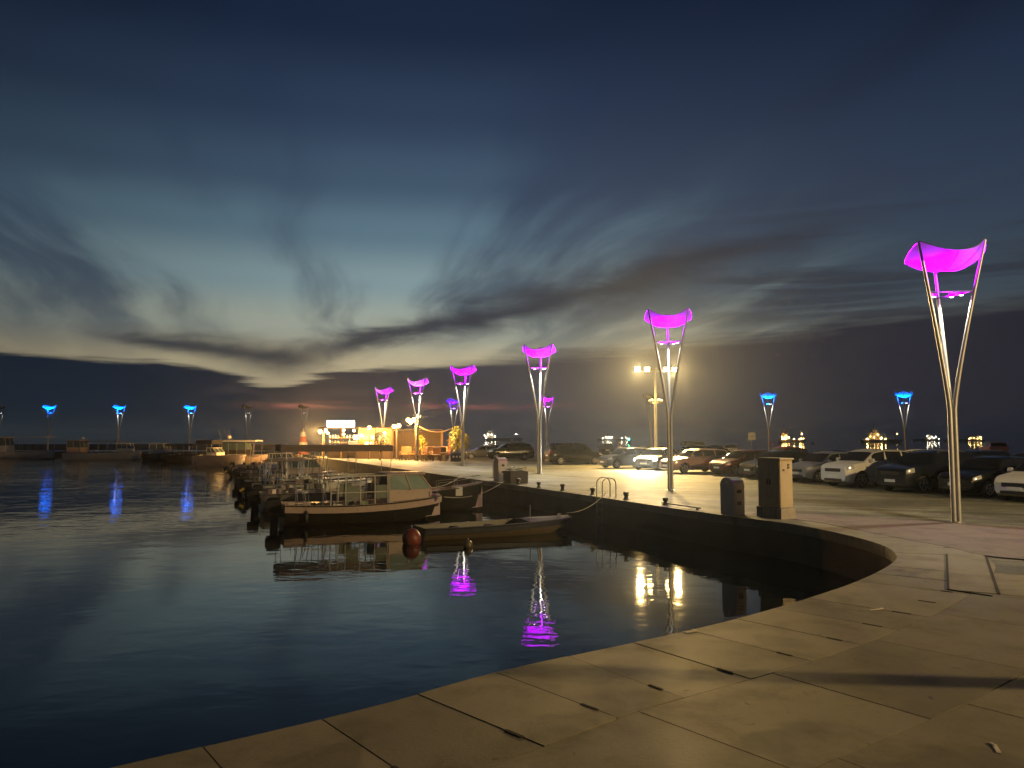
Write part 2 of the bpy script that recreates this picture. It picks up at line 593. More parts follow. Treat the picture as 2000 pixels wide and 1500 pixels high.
# ------------------------------------------------------------------ water
mw = bpy.data.materials.new('sea_water'); mw.use_nodes = True
t = mw.node_tree; b = t.nodes['Principled BSDF']; q = NG(t)
b.inputs['Base Color'].default_value = (0.003, 0.005, 0.006, 1)
b.inputs['Roughness'].default_value = 0.03
b.inputs['IOR'].default_value = 1.34
geo = q.n('ShaderNodeNewGeometry').outputs['Position']
sp = q.n('ShaderNodeSeparateXYZ'); t.links.new(geo, sp.inputs[0])
v1 = q.vec(q.mul(sp.outputs[0], 0.8), q.mul(sp.outputs[1], 1.15), 0.0)
dd = q.n('ShaderNodeVectorMath', operation='DISTANCE'); t.links.new(geo, dd.inputs[0]); dd.inputs[1].default_value = (1.0, 18.0, WATER)
open_ = q.step(dd.outputs['Value'], 12.0, 75.0)
calm = q.add(0.6, q.mul(0.6, q.step(q.noise(geo, 0.11, 3.0, 0.5, 0.8), 0.35, 0.68)))
w1 = q.noise(v1, 3.2, 2.0, 0.5, 0.4)
w2 = q.noise(v1, 1.1, 2.0, 0.5, 0.3)
w3 = q.noise(v1, 0.32, 2.0, 0.5, 0.0)
h = q.add(q.add(q.mul(w1, 0.034), q.mul(w2, 0.110)), q.mul(w3, 0.20))
bn = q.n('ShaderNodeBump'); bn.inputs['Distance'].default_value = 1.0
t.links.new(q.mul(calm, q.add(0.062, q.mul(open_, 0.24))), bn.inputs['Strength'])
t.links.new(h, bn.inputs['Height'])
t.links.new(bn.outputs[0], b.inputs['Normal'])
sea = MB()
S_ = 3000.0
sea.v = [(-S_, -150, WATER), (S_, -150, WATER), (S_, S_, WATER), (-S_, S_, WATER)]
sea.f = [(0, 1, 2, 3)]; sea.mi = [0]
tag(sea.build('sea', mw), 'dark rippled harbour water reaching the horizon', kind='structure')

# ------------------------------------------------------------------ sail-topped street lamps
M_steel = mat('brushed_steel', (0.40, 0.40, 0.42), 0.42, 0.6, 0.18, 5.0, 0.15, 60)
M_black = mat('black_metal', (0.022, 0.021, 0.020), 0.45, 0.3, 0.3)
M_ledw = mat('led_white', (0.9, 0.9, 0.9), 0.4, emit=(1.0, 0.96, 0.86), estr=22.0)
def sail_material():
    m = bpy.data.materials.new('sail_fabric'); m.use_nodes = True
    t = m.node_tree; q = NG(t); t.nodes.remove(t.nodes['Principled BSDF'])
    d = q.n('ShaderNodeBsdfDiffuse'); tr = q.n('ShaderNodeBsdfTranslucent'); mx = q.n('ShaderNodeMixShader')
    w = q.noise(q.n('ShaderNodeTexCoord').outputs['Object'], 2.0, 3.0)
    c_ = q.mix(w, (0.20, 0.20, 0.20), (0.25, 0.25, 0.25))
    t.links.new(c_, d.inputs[0]); t.links.new(c_, tr.inputs[0])
    mx.inputs[0].default_value = 0.30
    t.links.new(d.outputs[0], mx.inputs[1]); t.links.new(tr.outputs[0], mx.inputs[2])
    t.links.new(mx.outputs[0], t.nodes['Material Output'].inputs[0])
    return m
M_sail = sail_material()
LH = 8.3
def leg_path(k):
    a = 2 * PI * k / 3
    pts = []
    for i in range(21):
        z = LH * i / 20
        s_ = max(0.0, (z - 3.4) / (LH - 3.4))
        r = 0.074 + 0.967 * s_ ** 1.14
        pts.append((r * math.cos(a), r * math.sin(a), z))
    return pts
leg_me = []
for k in range(3):
    b_ = MB(); b_.tube(leg_path(k), [0.072] * 8 + [0.068 - 0.0022 * i for i in range(13)], 10)
    leg_me.append(b_.mesh('leg', M_steel, 40))
b_ = MB()
RS, RT = 9, 48
rings = []
for i in range(RS + 1):
    rr = i / RS
    ring = []
    for j in range(RT):
        th = 2 * PI * j / RT
        lobe = 0.5 - 0.5 * math.cos(3 * th)            # 0 at the legs, 1 half way between
        ro = (1.04 + 0.07 * lobe) * rr
        rim = 8.33 - 0.44 * lobe ** 0.62
        z = 7.53 + (rim - 7.53) * rr ** 2.2 - 0.05 * lobe * rr * (1 - rr)
        ring.append((ro * math.cos(th) if i else 0.003 * math.cos(th), ro * math.sin(th) if i else 0.003 * math.sin(th), z))
    rings.append(ring)
b_.loft(rings, True, False)
sail_me = b_.mesh('sail', M_sail, 60)
b_ = MB(); b_.tube([Vector(p) for p in rings[-1]] + [Vector(rings[-1][0])], 0.012, 6)
hem_me = b_.mesh('sail_hem', M_steel, 50)
b_ = MB()
for j0 in (8, 24, 40):
    b_.tube([Vector(rings[i][j0]) - Vector((0, 0, 0.006)) for i in range(1, RS + 1)], 0.009, 5)
seam_me = b_.mesh('sail_seam', M_steel, 50)
b_ = MB()
zr = 6.82; rz_ = 0.074 + 0.967 * ((zr - 3.4) / (LH - 3.4)) ** 1.14
cs = [(rz_ * math.cos(2 * PI * k / 3), rz_ * math.sin(2 * PI * k / 3), zr) for k in range(3)]
for k in range(3): b_.tube([cs[k], cs[(k + 1) % 3]], 0.022, 6)
brace_me = b_.mesh('brace', M_steel, 40)
b_ = MB(); b_.lathe([(0.24, 0), (0.24, 0.02), (0.13, 0.025), (0.13, 0.06)], 18)
base_me = b_.mesh('base_plate', M_steel, 30)
b_ = MB(); b_.box((0, 0, 0), (0.13, 0.13, 0.10), bev=0.01)
spot_me = b_.mesh('spotlight', M_black)
b_ = MB(); b_.lathe([(0.052, -0.008), (0.052, 0.0)], 12, (0, 0, -0.05))
lens_me = b_.mesh('lens', M_ledw)
def child(name, me, parent, loc=(0, 0, 0)):
    o = bpy.data.objects.new(name, me); col.objects.link(o); o.parent = parent; o.location = loc
    return o
PURPLE = (0.50, 0.0, 1.0)
BLUE = (0.0, 0.14, 1.0)
INDIGO = (0.06, 0.0, 1.0)
def street_lamp(pos, azs, label, color=PURPLE, sail_power=170, white=True, scale=1.0, grp='sail-topped street lamps', wpow=1100):
    """azs: compass direction (from +Y, clockwise) of the first leg"""
    e = empty('street_lamp', (pos[0], pos[1], GZ), PI / 2 - R(azs), label, 'street lamp', grp, scale)
    child('base_plate', base_me, e)
    for k in range(3): child('leg', leg_me[k], e)
    s_ = child('sail', sail_me, e)
    child('sail_hem', hem_me, s_); child('sail_seam', seam_me, s_)
    child('brace', brace_me, e)
    mids = []
    for k in (0, 1, 2):
        a, b2 = Vector(cs[k]), Vector(cs[(k + 1) % 3])
        m_ = a.lerp(b2, 0.5); mids.append(m_)
    # spotlights sit on two of the braces
    for n_, f in ((0, 0.35), (0, 0.62), (1, 0.5)):
        p = Vector(cs[n_]).lerp(Vector(cs[(n_ + 1) % 3]), f); p.z += 0.0
        o = child('spotlight', spot_me, e, p)
        if white: child('lens', lens_me, o)
    if color:
        lightobj('colour_light', 'SPOT', e, (0, 0, 6.55), color, sail_power * scale ** 2, 0.08, R(120), 0.5, (PI, 0, 0))
    if white:
        lightobj('white_light', 'SPOT', e, (mids[0].x * 0.5, mids[0].y * 0.5, 6.72), (1.0, 0.93, 0.68), wpow, 0.06, R(150), 0.7)
    return e
row = [(12.08, 21.1, 0.925), (7.05, 34.4, 0.97), (1.75, 49.5, 1.0), (-4.05, 63.5, 1.0), (-9.5, 77.5, 1.0), (-15.2, 91.0, 1.0)]
labels = ['tallest purple sail lamp, in front of the parked black cars', 'purple sail lamp in front of the pink-silver estate car', 'purple sail lamp standing behind the white flower planter',
          'purple sail lamp left of the parked grey saloon', 'purple sail lamp above the cluster of orange globes', 'purple sail lamp behind the pale potted tree of the cafe']
for (x, y, sc_), lb in zip(row, labels):
    street_lamp((x, y), 130, lb, scale=sc_, sail_power=5200 if y < 40 else 8500, wpow=900 if y < 30 else 1600 if y < 40 else 3300)
for px, Y, lb, cl, wh, azw in (
        (1502, 102, 'blue sail lamp on the sea side beside the square road sign', BLUE, True, 199),
        (1768, 99, 'blue sail lamp on the sea side behind the white and navy cars', BLUE, True, 208),
        (1272, 104, 'unlit sail lamp right beside the floodlight mast', None, False, 250),
        (1068, 110, 'purple sail lamp far behind the black van', PURPLE, True, 100),
        (885, 117, 'indigo sail lamp behind the yellow leafed shrub', INDIGO, True, 75)):
    p = at(px, 855, Y)
    street_lamp(p, azw, lb, cl, 9000, wh, 1.0, wpow=700 if wh else 0)
for px, Y, lb, cl, wh in (
        (592, 138, 'sail lamp with unlit sail behind the red and white beacon', None, True),
        (482, 139, 'sail lamp with unlit sail above the orange lit cabin boat', None, True),
        (370, 140, 'blue sail lamp above the dark hooded motorboat', BLUE, True),
        (231, 140, 'blue sail lamp above the two-cabin work boat', BLUE, True),
        (94, 140, 'blue sail lamp above the long roofed passenger boat', BLUE, False),
        (-4, 140, 'sail lamp cut by the left edge of the picture', None, True)):
    p = at(px, 855, Y)
    street_lamp(p, 73, lb, cl, 15000, wh, 1.0, wpow=420 if wh else 0)
# one more of the row stands beside the viewer, outside the picture
street_lamp((10.2, 6.85), 130, 'sail lamp right of the picture, beside the viewer', PURPLE, 0.1, False)

# ------------------------------------------------------------------ floodlight masts
M_flood = mat('sodium_lens', (0.9, 0.8, 0.6), 0.4, emit=(1.0, 0.70, 0.28), estr=45.0)
M_sod2 = mat('sodium_lens_side', (0.9, 0.8, 0.6), 0.4, emit=(1.0, 0.62, 0.22), estr=45.0)
M_pole = mat('galvanised_pole', (0.42, 0.40, 0.36), 0.5, 0.6, 0.2, 4.0)
def flood_mast(pos, H, label, lensmat, face, power, lcol, tiltx=0.5, small=True, heads=(-1.65, -0.8, 0.85, 1.65)):
    e = empty('floodlight_mast', (pos[0], pos[1], GZ), face, label, 'floodlight mast', 'floodlight masts')
    b_ = MB(); b_.tube([(0, 0, 0), (0, 0, H * 0.5), (0, 0, H)], [0.15, 0.12, 0.09], 12); b_.build('pole', M_pole, e, 40)
    b_ = MB(); b_.tube([(-1.75, 0, H - 0.25), (1.75, 0, H - 0.25)], 0.045, 8); b_.build('crossbar', M_pole, e, 40)
    for x in heads:
        b_ = MB(); b_.yprism([(-0.22, -0.05), (0.22, -0.05), (0.17, 0.36), (-0.17, 0.36)], -0.12, 0.12)
        f = b_.build('floodlight', M_black, e); f.location = (x, -0.16, H - 0.2); f.rotation_euler = (tiltx, 0, 0)
        b_ = MB(); b_.box((0, -0.13, 0.15), (0.40, 0.02, 0.36)); b_.build('lens', lensmat, f)
        b_ = MB(); b_.box((-0.25, 0, 0.1), (0.02, 0.05, 0.3)); b_.box((0.25, 0, 0.1), (0.02, 0.05, 0.3)); b_.build('bracket', M_black, f)
        if x in (heads[0], heads[-1]):
            lightobj('flood_light', 'SPOT', f, (0, -0.26, 0.15), lcol, power, 0.2, R(170), 0.6, (-PI / 2, 0, 0))
    if small:
        for k in range(5):
            a = 2 * PI * k / 5
            b_ = MB(); b_.sphere((0.5 * math.cos(a), 0.5 * math.sin(a), H * 0.66), 0.15, 10, 6)
            s_ = b_.build('small_globe', mat('milky_globe', (0.75, 0.62, 0.40), 0.4), e, 60)
            b_ = MB(); b_.tube([(0, 0, H * 0.63), (0.5 * math.cos(a), 0.5 * math.sin(a), H * 0.645)], 0.02, 6); b_.build('globe_arm', M_pole, s_)
    return e
p = at(1281, 855, 66.5)
flood_mast(p, 8.35, 'floodlight mast with four glaring lamps behind the estate car', M_flood, R(6), 17500, (1.0, 0.66, 0.23))
flood_mast((27.0, 5.4), 9.0, 'floodlight mast out of the picture to the right', M_sod2, R(-118), 23000, (1.0, 0.68, 0.27), 0.30, False, (0.3,))

# ------------------------------------------------------------------ things on the quay
M_cabinet = mat('cabinet_paint', (0.40, 0.31, 0.20), 0.5, 0.1, 0.25, 2.0, dirt=0.3)
M_concrete = mat('plinth_concrete', (0.30, 0.25, 0.20), 0.9, 0, 0.3, 4.0, 0.4, 40, dirt=0.3)
M_ped = mat('pedestal_shell', (0.50, 0.44, 0.42), 0.45, 0.1, 0.15, 3.0)
M_pedtop = mat('pedestal_cap', (0.46, 0.42, 0.42), 0.4, 0.2, 0.15)
M_iron = mat('cast_iron', (0.045, 0.040, 0.036), 0.5, 0.6, 0.4, 8.0)
M_white = mat('white_paint', (0.72, 0.70, 0.66), 0.5, 0, 0.1)
ANG = math.atan2(ET.y, ET.x)      # local x runs along the far edge

# electricity cabinet on a plinth
p = Vector((7.64, 22.45, 0))
e = empty('electricity_cabinet', (p.x, p.y, GZ), ANG, 'tall electricity cabinet on a concrete plinth at the quay edge', 'cabinet')
MB().box((0, 0, 0.16), (1.02, 0.52, 0.32), bev=0.015).build('plinth', M_concrete, e)
for sx_ in (-1, 1):
    MB().box((sx_ * 0.3, 0.262, 0.16), (0.012, 0.01, 0.30)).build('plinth_joint', M_dark, e)
MB().box((0, 0, 1.01), (0.92, 0.44, 1.36), bev=0.012).build('shell', M_cabinet, e)
MB().box((0, 0, 1.715), (1.0, 0.52, 0.05), bev=0.01).build('roof', M_cabinet, e)
for sx_ in (-1, 1):
    d = MB().box((sx_ * 0.225, 0.228, 1.0), (0.43, 0.016, 1.28), bev=0.004).build('door', M_cabinet, e)
    MB().box((sx_ * 0.05, 0.245, 1.05), (0.03, 0.03, 0.16), bev=0.005).build('handle', M_iron, d)
for z_, w_ in ((1.55, 0.05), (1.47, 0.05), (1.40, 0.045)):
    MB().box((-0.466, -0.08 if z_ > 1.45 else 0.10, z_), (0.012, w_ + 0.02, w_ + 0.01)).build('sticker', mat('sticker_dark', (0.05, 0.035, 0.03), 0.5), e)

def pedestal(pos, label, capm, h_=1.12, w_=0.40, d_=0.62, rot=ANG):
    e = empty('service_pedestal', (pos[0], pos[1], GZ), rot, label, 'pedestal', 'rounded service pedestals on the quay')
    prof = [(-d_ / 2, 0), (d_ / 2, 0), (d_ / 2, h_ - 0.26)]
    for i in range(1, 12):
        a = PI * i / 12
        prof.append((d_ / 2 * math.cos(a), h_ - 0.26 + 0.26 * math.sin(a)))
    prof.append((-d_ / 2, h_ - 0.26))
    MB().yprism(prof, -w_ / 2, w_ / 2).build('shell', M_ped, e, 30)
    cap = [(x * 1.015, z + 0.008) for x, z in prof[2:]]
    inner = [(x * 0.99, z - 0.01) for x, z in prof[2:]][::-1]
    MB().yprism(cap + inner, -w_ / 2 - 0.006, w_ / 2 + 0.006).build('cap', capm, e, 30)
    MB().lathe([(0.05, 0), (0.05, 0.012)], 14, (0, w_ / 2, h_ - 0.14), 'Y').build('badge', M_white, e)
    for z_ in (h_ - 0.40, h_ - 0.75):
        b_ = MB().box((-d_ / 2 - 0.008, 0, z_), (0.02, 0.16, 0.10), bev=0.003).build('socket_cover', M_black, e)
    MB().box((-d_ / 2 - 0.004, 0, h_ * 0.42), (0.01, w_ * 0.8, h_ * 0.72), bev=0.002).build('service_door', M_ped, e)
    return e
pp = ground(1432, 1007)
pedestal((6.66, 23.4), 'grey rounded service pedestal left of the tall cabinet', M_pedtop)
p3 = edge_at(41.2, 0.75)
pedestal((p3.x, p3.y), 'pale rounded service pedestal beside the flower planter', mat('pedestal_cap_pink', (0.62, 0.42, 0.46), 0.45, 0, 0.15), 1.25, 0.50, 0.72)

# planter with white flowers
p4 = edge_at(39.2, 0.7)
e = empty('flower_planter', (p4.x, p4.y, GZ), ANG, 'dark square planter of white flowers at the quay edge', 'planter')
MB().box((0, 0, 0.31), (0.95, 0.95, 0.62), taper=1.03, bev=0.015).build('box', M_iron, e)
MB().box((0, 0, 0.60), (0.86, 0.86, 0.06)).build('soil', mat('soil', (0.03, 0.022, 0.015), 0.95), e)
lf, fl = MB(), MB()
for i in range(150):
    x, y = random.uniform(-0.42, 0.42), random.uniform(-0.42, 0.42)
    z = 0.63 + random.uniform(0, 0.20); a = random.uniform(0, 2 * PI); s_ = random.uniform(0.04, 0.08)
    tgt = fl if i % 2 else lf
    o_ = len(tgt.v)
    for k in range(4):
        aa = a + PI / 2 * k
        tgt.v.append((x + s_ * math.cos(aa), y + s_ * math.sin(aa), z + random.uniform(-0.03, 0.03)))
    tgt.face((o_, o_ + 1, o_ + 2, o_ + 3))
lf.build('leaves', mat('planter_leaf', (0.06, 0.10, 0.04), 0.6), e)
fl.build('flowers', mat('white_petals', (0.75, 0.75, 0.68), 0.6), e)

# litter bin
p5 = ground(975, 931)
e = empty('litter_bin', (p5.x, p5.y, GZ), ANG + 0.5, 'black litter bin between two pale side plates', 'litter bin')
MB().lathe([(0.17, 0.22), (0.26, 0.40), (0.27, 0.98), (0.24, 1.0)], 14).build('basket', M_black, e, 40)
for sx_ in (-1, 1):
    MB().box((sx_ * 0.31, 0, 0.52), (0.05, 0.42, 1.04), bev=0.01).build('side_plate', M_white, e)
MB().box((0, 0, 0.10), (0.5, 0.3, 0.20), bev=0.01).build('foot', M_concrete, e)

# mooring bollards
def bollard(pos, label, s_=1.0):
    e = empty('mooring_bollard', (pos[0], pos[1], 0.0), ANG, label, 'bollard', 'mooring bollards along the quay edge', s_)
    MB().lathe([(0.15, -0.02), (0.15, 0.03), (0.10, 0.05), (0.085, 0.16), (0.10, 0.23), (0.14, 0.27), (0.135, 0.33), (0.06, 0.36)], 14).build('post', M_iron, e, 40)
    MB().tube([(-0.2, 0, 0.20), (0.2, 0, 0.20)], 0.028, 8).build('cross_pin', M_iron, e, 40)
for px, off, lb in ((1297, 0.35, 'mooring bollard halfway between the ladder and the grey pedestal'), (1221, 0.35, 'mooring bollard just right of the quay ladder'),
                    (1156, 0.35, 'mooring bollard just left of the quay ladder'), (1098, 0.35, 'mooring bollard between the flower planter and the ladder'),
                    (1052, 0.22, 'mooring bollard at the foot of the flower planter'), (1012, 0.35, 'mooring bollard beside the pale rounded pedestal')):
    # where the edge line meets that pixel column
    lo, hi = 20.0, 60.0
    for _ in range(40):
        mid_ = (lo + hi) / 2; q_ = edge_at(mid_, off)
        if 1000 + F * q_.x / q_.y * 1.0 > px: lo = mid_
        else: hi = mid_
    bollard(edge_at(lo, off), lb, random.uniform(.68, .85))
bp = ground(1742, 1062); 
# quay ladder: two hoops, stiles down the wall, rungs
lo, hi = 20.0, 60.0
for _ in range(40):
    mid_ = (lo + hi) / 2; q_ = edge_at(mid_, 0.0)
    if 1000 + F * q_.x / q_.y > 1174: lo = mid_
    else: hi = mid_
pl = edge_at(lo, 0.0)
e = empty('quay_ladder', (pl.x, pl.y, 0.0), ANG, 'steel quay ladder with two hooped handrails', 'ladder')
sgn = 1 if (Vector((-math.sin(ANG), math.cos(ANG))).dot(EN) > 0) else -1
for sx_ in (-1, 1):
    pts = [(sx_ * 0.22, sgn * 0.10, -1.9), (sx_ * 0.22, sgn * 0.10, 0.52)]
    for i in range(1, 9):
        a = PI * i / 9
        pts.append((sx_ * 0.22, sgn * (-0.20 + 0.30 * math.cos(a)), 0.52 + 0.24 * math.sin(a)))
    pts += [(sx_ * 0.22, sgn * -0.50, 0.52), (sx_ * 0.22, sgn * -0.50, 0.0)]
    MB().tube(pts, 0.022, 8).build('handrail', M_steel, e, 50)
for i in range(6):
    MB().tube([(-0.22, sgn * 0.10, -0.2 - 0.28 * i), (0.22, sgn * 0.10, -0.2 - 0.28 * i)], 0.014, 6).build('rung', M_steel, e)
# low pipe fixed along the edge by the lone bollard
a_, b2_ = edge_at(26.6, 0.28), edge_at(24.6, 0.28)
e = empty('edge_rail', (a_.x, a_.y, 0.0), 0, 'short low mooring rail lying along the quay edge', 'rail')
v_ = Vector((b2_.x - a_.x, b2_.y - a_.y, 0))
MB().tube([(0, 0, 0.06), tuple(v_ + Vector((0, 0, 0.06)))], 0.02, 8).build('bar', M_iron, e)
for f_ in (0.08, 0.92):
    MB().lathe([(0.05, -0.01), (0.04, 0.06)], 8, (v_.x * f_, v_.y * f_, 0)).build('bracket', M_iron, e)

# road sign
p6 = at(1468, 855, 70)
e = empty('road_sign', (p6.x, p6.y, GZ), 0, 'square white parking restriction sign on a thin post', 'road sign')
MB().tube([(0, 0, 0), (0, 0, 2.75)], 0.035, 8).build('post', M_pole, e)
bd = MB().box((0, -0.05, 2.46), (0.66, 0.03, 0.66), bev=0.005).build('board', M_white, e)
b_ = MB(); b_.tube([(0.21 * math.cos(2 * PI * k / 20), -0.072, 2.46 + 0.21 * math.sin(2 * PI * k / 20)) for k in range(21)], 0.028, 6)
b_.build('red_ring', mat('sign_red', (0.45, 0.04, 0.03), 0.5), bd)
MB().box((0, 0, 0), (0.40, 0.02, 0.045)).build('red_bar', MATS['sign_red'], bd, loc=(0, -0.076, 2.46))
bd.children[-1].rotation_euler = (0, R(45), 0)

# scraps on the near quay
M_scrap = mat('pale_scrap', (0.55, 0.50, 0.40), 0.8)
for (px, py), (w_, l_), rot_, lb in (((1348, 1234), (0.10, 0.24), 0.5, 'pale flat scrap lying on the quay edge'), ((1946, 1463), (0.05, 0.22), 1.2, 'pale stick lying in the lower right corner of the quay'),
                                 ((1712, 1191), (0.06, 0.30), 0.35, 'pale torn strip lying on the slabs near the corner')):
    p = ground(px, py)
    b_ = MB(); b_.box((0, 0, 0.004), (l_ * .8, w_ * .7, 0.005), 0, 0.8); b_.box((l_ * 0.3, w_ * 0.2, 0.008), (l_ * 0.35, w_ * 0.5, 0.005), 0.4, 0.7)
    o = b_.build('paper_scrap', M_scrap, None, None, (p.x, p.y, 0.004), rot_)
    tag(o, lb, 'litter', 'scraps lying on the near quay')

# ------------------------------------------------------------------ cars
M_tyre = mat('tyre_rubber', (0.018, 0.018, 0.018), 0.85)
M_rim = mat('alloy_rim', (0.50, 0.48, 0.45), 0.3, 0.85, 0.1)
M_cglass = mat('car_glass', (0.012, 0.014, 0.016), 0.04, 0.0, 0.1)
M_plate = mat('number_plate', (0.70, 0.69, 0.64), 0.5, 0, 0.05)
M_trim = mat('black_trim', (0.015, 0.015, 0.016), 0.5)
M_lampglass = mat('headlamp_glass', (0.55, 0.55, 0.52), 0.08, 0.3, 0.1)
M_lampon = mat('headlamp_on', (0.9, 0.9, 0.8), 0.2, emit=(1.0, 0.93, 0.72), estr=60.0)
M_tail = mat('tail_lamp', (0.25, 0.012, 0.010), 0.15)
M_tailon = mat('tail_lamp_on', (0.5, 0.02, 0.02), 0.2, emit=(1.0, 0.05, 0.02), estr=9.0)
PROF = {
    'hatch': dict(L=4.15, W=1.78, H=1.52, wb=2.55, wr=0.31,
        roof=[(0, .44), (.02, .50), (.10, .575), (.24, .64), (.42, .955), (.55, 1.0), (.78, .975), (.90, .91), (.975, .66), (1, .58)],
        belt=[(0, .44), (.02, .50), (.10, .575), (.24, .64), (.60, .665), (.93, .71), (.975, .66), (1, .58)], ws=(.26, .405), rw=(.905, .968), sw=((.355, .52), (.545, .74), (.765, .86))),
    'suv': dict(L=4.42, W=1.86, H=1.70, wb=2.65, wr=0.35,
        roof=[(0, .50), (.02, .56), (.10, .615), (.23, .66), (.39, .945), (.52, 1.0), (.80, .98), (.91, .92), (.98, .68), (1, .60)],
        belt=[(0, .50), (.02, .56), (.10, .615), (.23, .66), (.60, .685), (.94, .72), (.98, .68), (1, .60)], ws=(.245, .375), rw=(.915, .972), sw=((.335, .51), (.535, .74), (.765, .87))),
    'sedan': dict(L=4.75, W=1.83, H=1.46, wb=2.75, wr=0.32,
        roof=[(0, .44), (.02, .50), (.10, .575), (.27, .65), (.44, .965), (.55, 1.0), (.68, .965), (.84, .745), (.97, .70), (1, .62)],
        belt=[(0, .44), (.02, .50), (.10, .575), (.27, .65), (.60, .68), (.84, .735), (.97, .70), (1, .62)], ws=(.285, .425), rw=(.705, .82), sw=((.375, .53), (.555, .70))),
    'wagon': dict(L=4.55, W=1.78, H=1.52, wb=2.65, wr=0.31,
        roof=[(0, .44), (.02, .50), (.10, .575), (.24, .645), (.40, .955), (.52, 1.0), (.82, .985), (.93, .93), (.985, .66), (1, .58)],
        belt=[(0, .44), (.02, .50), (.10, .575), (.24, .645), (.60, .665), (.95, .70), (.985, .66), (1, .58)], ws=(.26, .385), rw=(.935, .978), sw=((.34, .50), (.52, .70), (.72, .90))),
    'van': dict(L=4.9, W=1.92, H=1.88, wb=3.1, wr=0.34,
        roof=[(0, .42), (.02, .48), (.08, .535), (.17, .60), (.33, .95), (.44, 1.0), (.90, .99), (.965, .95), (.99, .62), (1, .54)],
        belt=[(0, .42), (.02, .48), (.08, .535), (.17, .60), (.60, .62), (.96, .64), (.99, .62), (1, .54)], ws=(.19, .315), rw=(.968, .985), sw=((.27, .42), (.45, .67), (.70, .92))),
}
def interp(pts, t_):
    for (a, va), (b2, vb) in zip(pts, pts[1:]):
        if t_ <= b2:
            k_ = (t_ - a) / (b2 - a); k_ = max(0, min(1, k_))
            return va + (vb - va) * k_
    return pts[-1][1]
def make_car(pos, head, kind, paint, label, group='cars parked on the plaza', lights=False, tail=False, scale=1.0, extras=None):
    P = PROF[kind]; L, W, H = P['L'], P['W'], P['H']
    xf, xr = L * 0.5 - (L - P['wb']) * 0.46, -(L * 0.5 - (L - P['wb']) * 0.54)
    wr = P['wr']; ar = wr + 0.055
    def ring(t_):
        x = L * (0.5 - t_)
        ze = interp(P['roof'], t_) * H; zb_ = interp(P['belt'], t_) * H
        w = W / 2
        if t_ < .16: w *= 1 - 0.20 * ((.16 - t_) / .16) ** 2.2
        if t_ > .86: w *= 1 - 0.13 * ((t_ - .86) / .14) ** 2.2
        bow = 0.0
        z0 = 0.19 + 0.10 * max(0, (.05 - t_) / .05) + 0.12 * max(0, (t_ - .95) / .05)
        za = 0.0
        for cx_ in (xf, xr):
            d_ = abs(x - cx_)
            if d_ < ar: za = max(za, wr + math.sqrt(ar * ar - d_ * d_))
        z1 = max(z0, za); z2 = max(z0 + 0.10, za + 0.012); z3 = max(0.40 * H, za + 0.03)
        gh = max(0.0, ze - zb_)
        fr = min(1.0, gh / (0.33 * H))
        w5 = w * 0.955; w6 = w * (0.90 - 0.15 * fr)
        z4 = max(zb_ - 0.05 * H * (1 - .3 * fr), z3 + .01)
        pts = [(x, 0, z1 if za == 0 else z1), (x, w * .90, z1), (x, w * (1.0 if za else .985), z2), (x, w, z3), (x, w * .99, z4), (x, w5, max(zb_, z4 + .006)),
               (x, w6, max(ze - 0.03 * H * (0.3 + .7 * fr), zb_ + .008, z4 + .012)), (x, w6 * .82, max(ze - .006, z4 + .02)), (x, 0, max(ze + 0.012, z4 + .03))]
        return pts
    ts = sorted(set([i / 60 for i in range(61)] + [.008, .012, .985, .992]))
    rings = []
    for t_ in ts:
        h_ = ring(t_)
        rings.append(h_ + [(x, -y, z) for x, y, z in h_[1:-1]][::-1])
    e = empty('parked_car', (pos[0], pos[1], GZ + 0.002), math.atan2(head[1], head[0]), label, 'car', group, scale)
    body = MB().loft(rings, True, True).build('body', paint, e, 38)
    def pt(t_, u, side):
        r_ = ring(t_); i = min(int(u), 7); k_ = u - i
        a, b2 = Vector(r_[i]), Vector(r_[i + 1]); p_ = a.lerp(b2, k_)
        return Vector((p_.x, p_.y * side, p_.z))
    def panel(name, m, t0, t1, u0, u1, side, off=0.008, nt=6, nu=3, par=e, lean=0.0):
        b_ = MB(); top, bot = [], []
        for i in range(nt + 1):
            r1, r2 = [], []
            for j in range(nu + 1):
                uu = u0 + (u1 - u0) * j / nu
                tt = t0 + (t1 - t0) * i / nt + lean * (j / nu - .5)
                p_ = pt(tt, uu, side)
                da = pt(tt + .004, uu, side) - pt(tt - .004, uu, side); db = pt(tt, min(uu + .05, 8), side) - pt(tt, uu - .05, side)
                n_ = da.cross(db)
                n_ = n_.normalized() if n_.length > 1e-9 else Vector((0, side, 0))
                if n_.dot(Vector((p_.x * 0.05, p_.y, p_.z - 0.6))) < 0: n_ = -n_
                r1.append(p_ + n_ * off); r2.append(p_ - n_ * 0.01)
            top.append(r1); bot.append(r2)
        for i in range(nt + 1):
            b_.v += [tuple(p_) for p_ in top[i]] + [tuple(p_) for p_ in bot[i]]
        w_ = 2 * (nu + 1)
        for i in range(nt):
            for j in range(nu):
                a = i * w_ + j
                b_.face((a, a + 1, a + 1 + w_, a + w_))
            a = i * w_; b_.face((a, a + w_, a + w_ + nu + 1, a + nu + 1))
            a = i * w_ + nu; b_.face((a, a + nu + 1, a + w_ + nu + 1, a + w_))
        for i in (0, nt):
            for j in range(nu):
                a = i * w_ + j; b_.face((a, a + 1, a + nu + 2, a + nu + 1))
        return b_.build(name, m, par, 40)
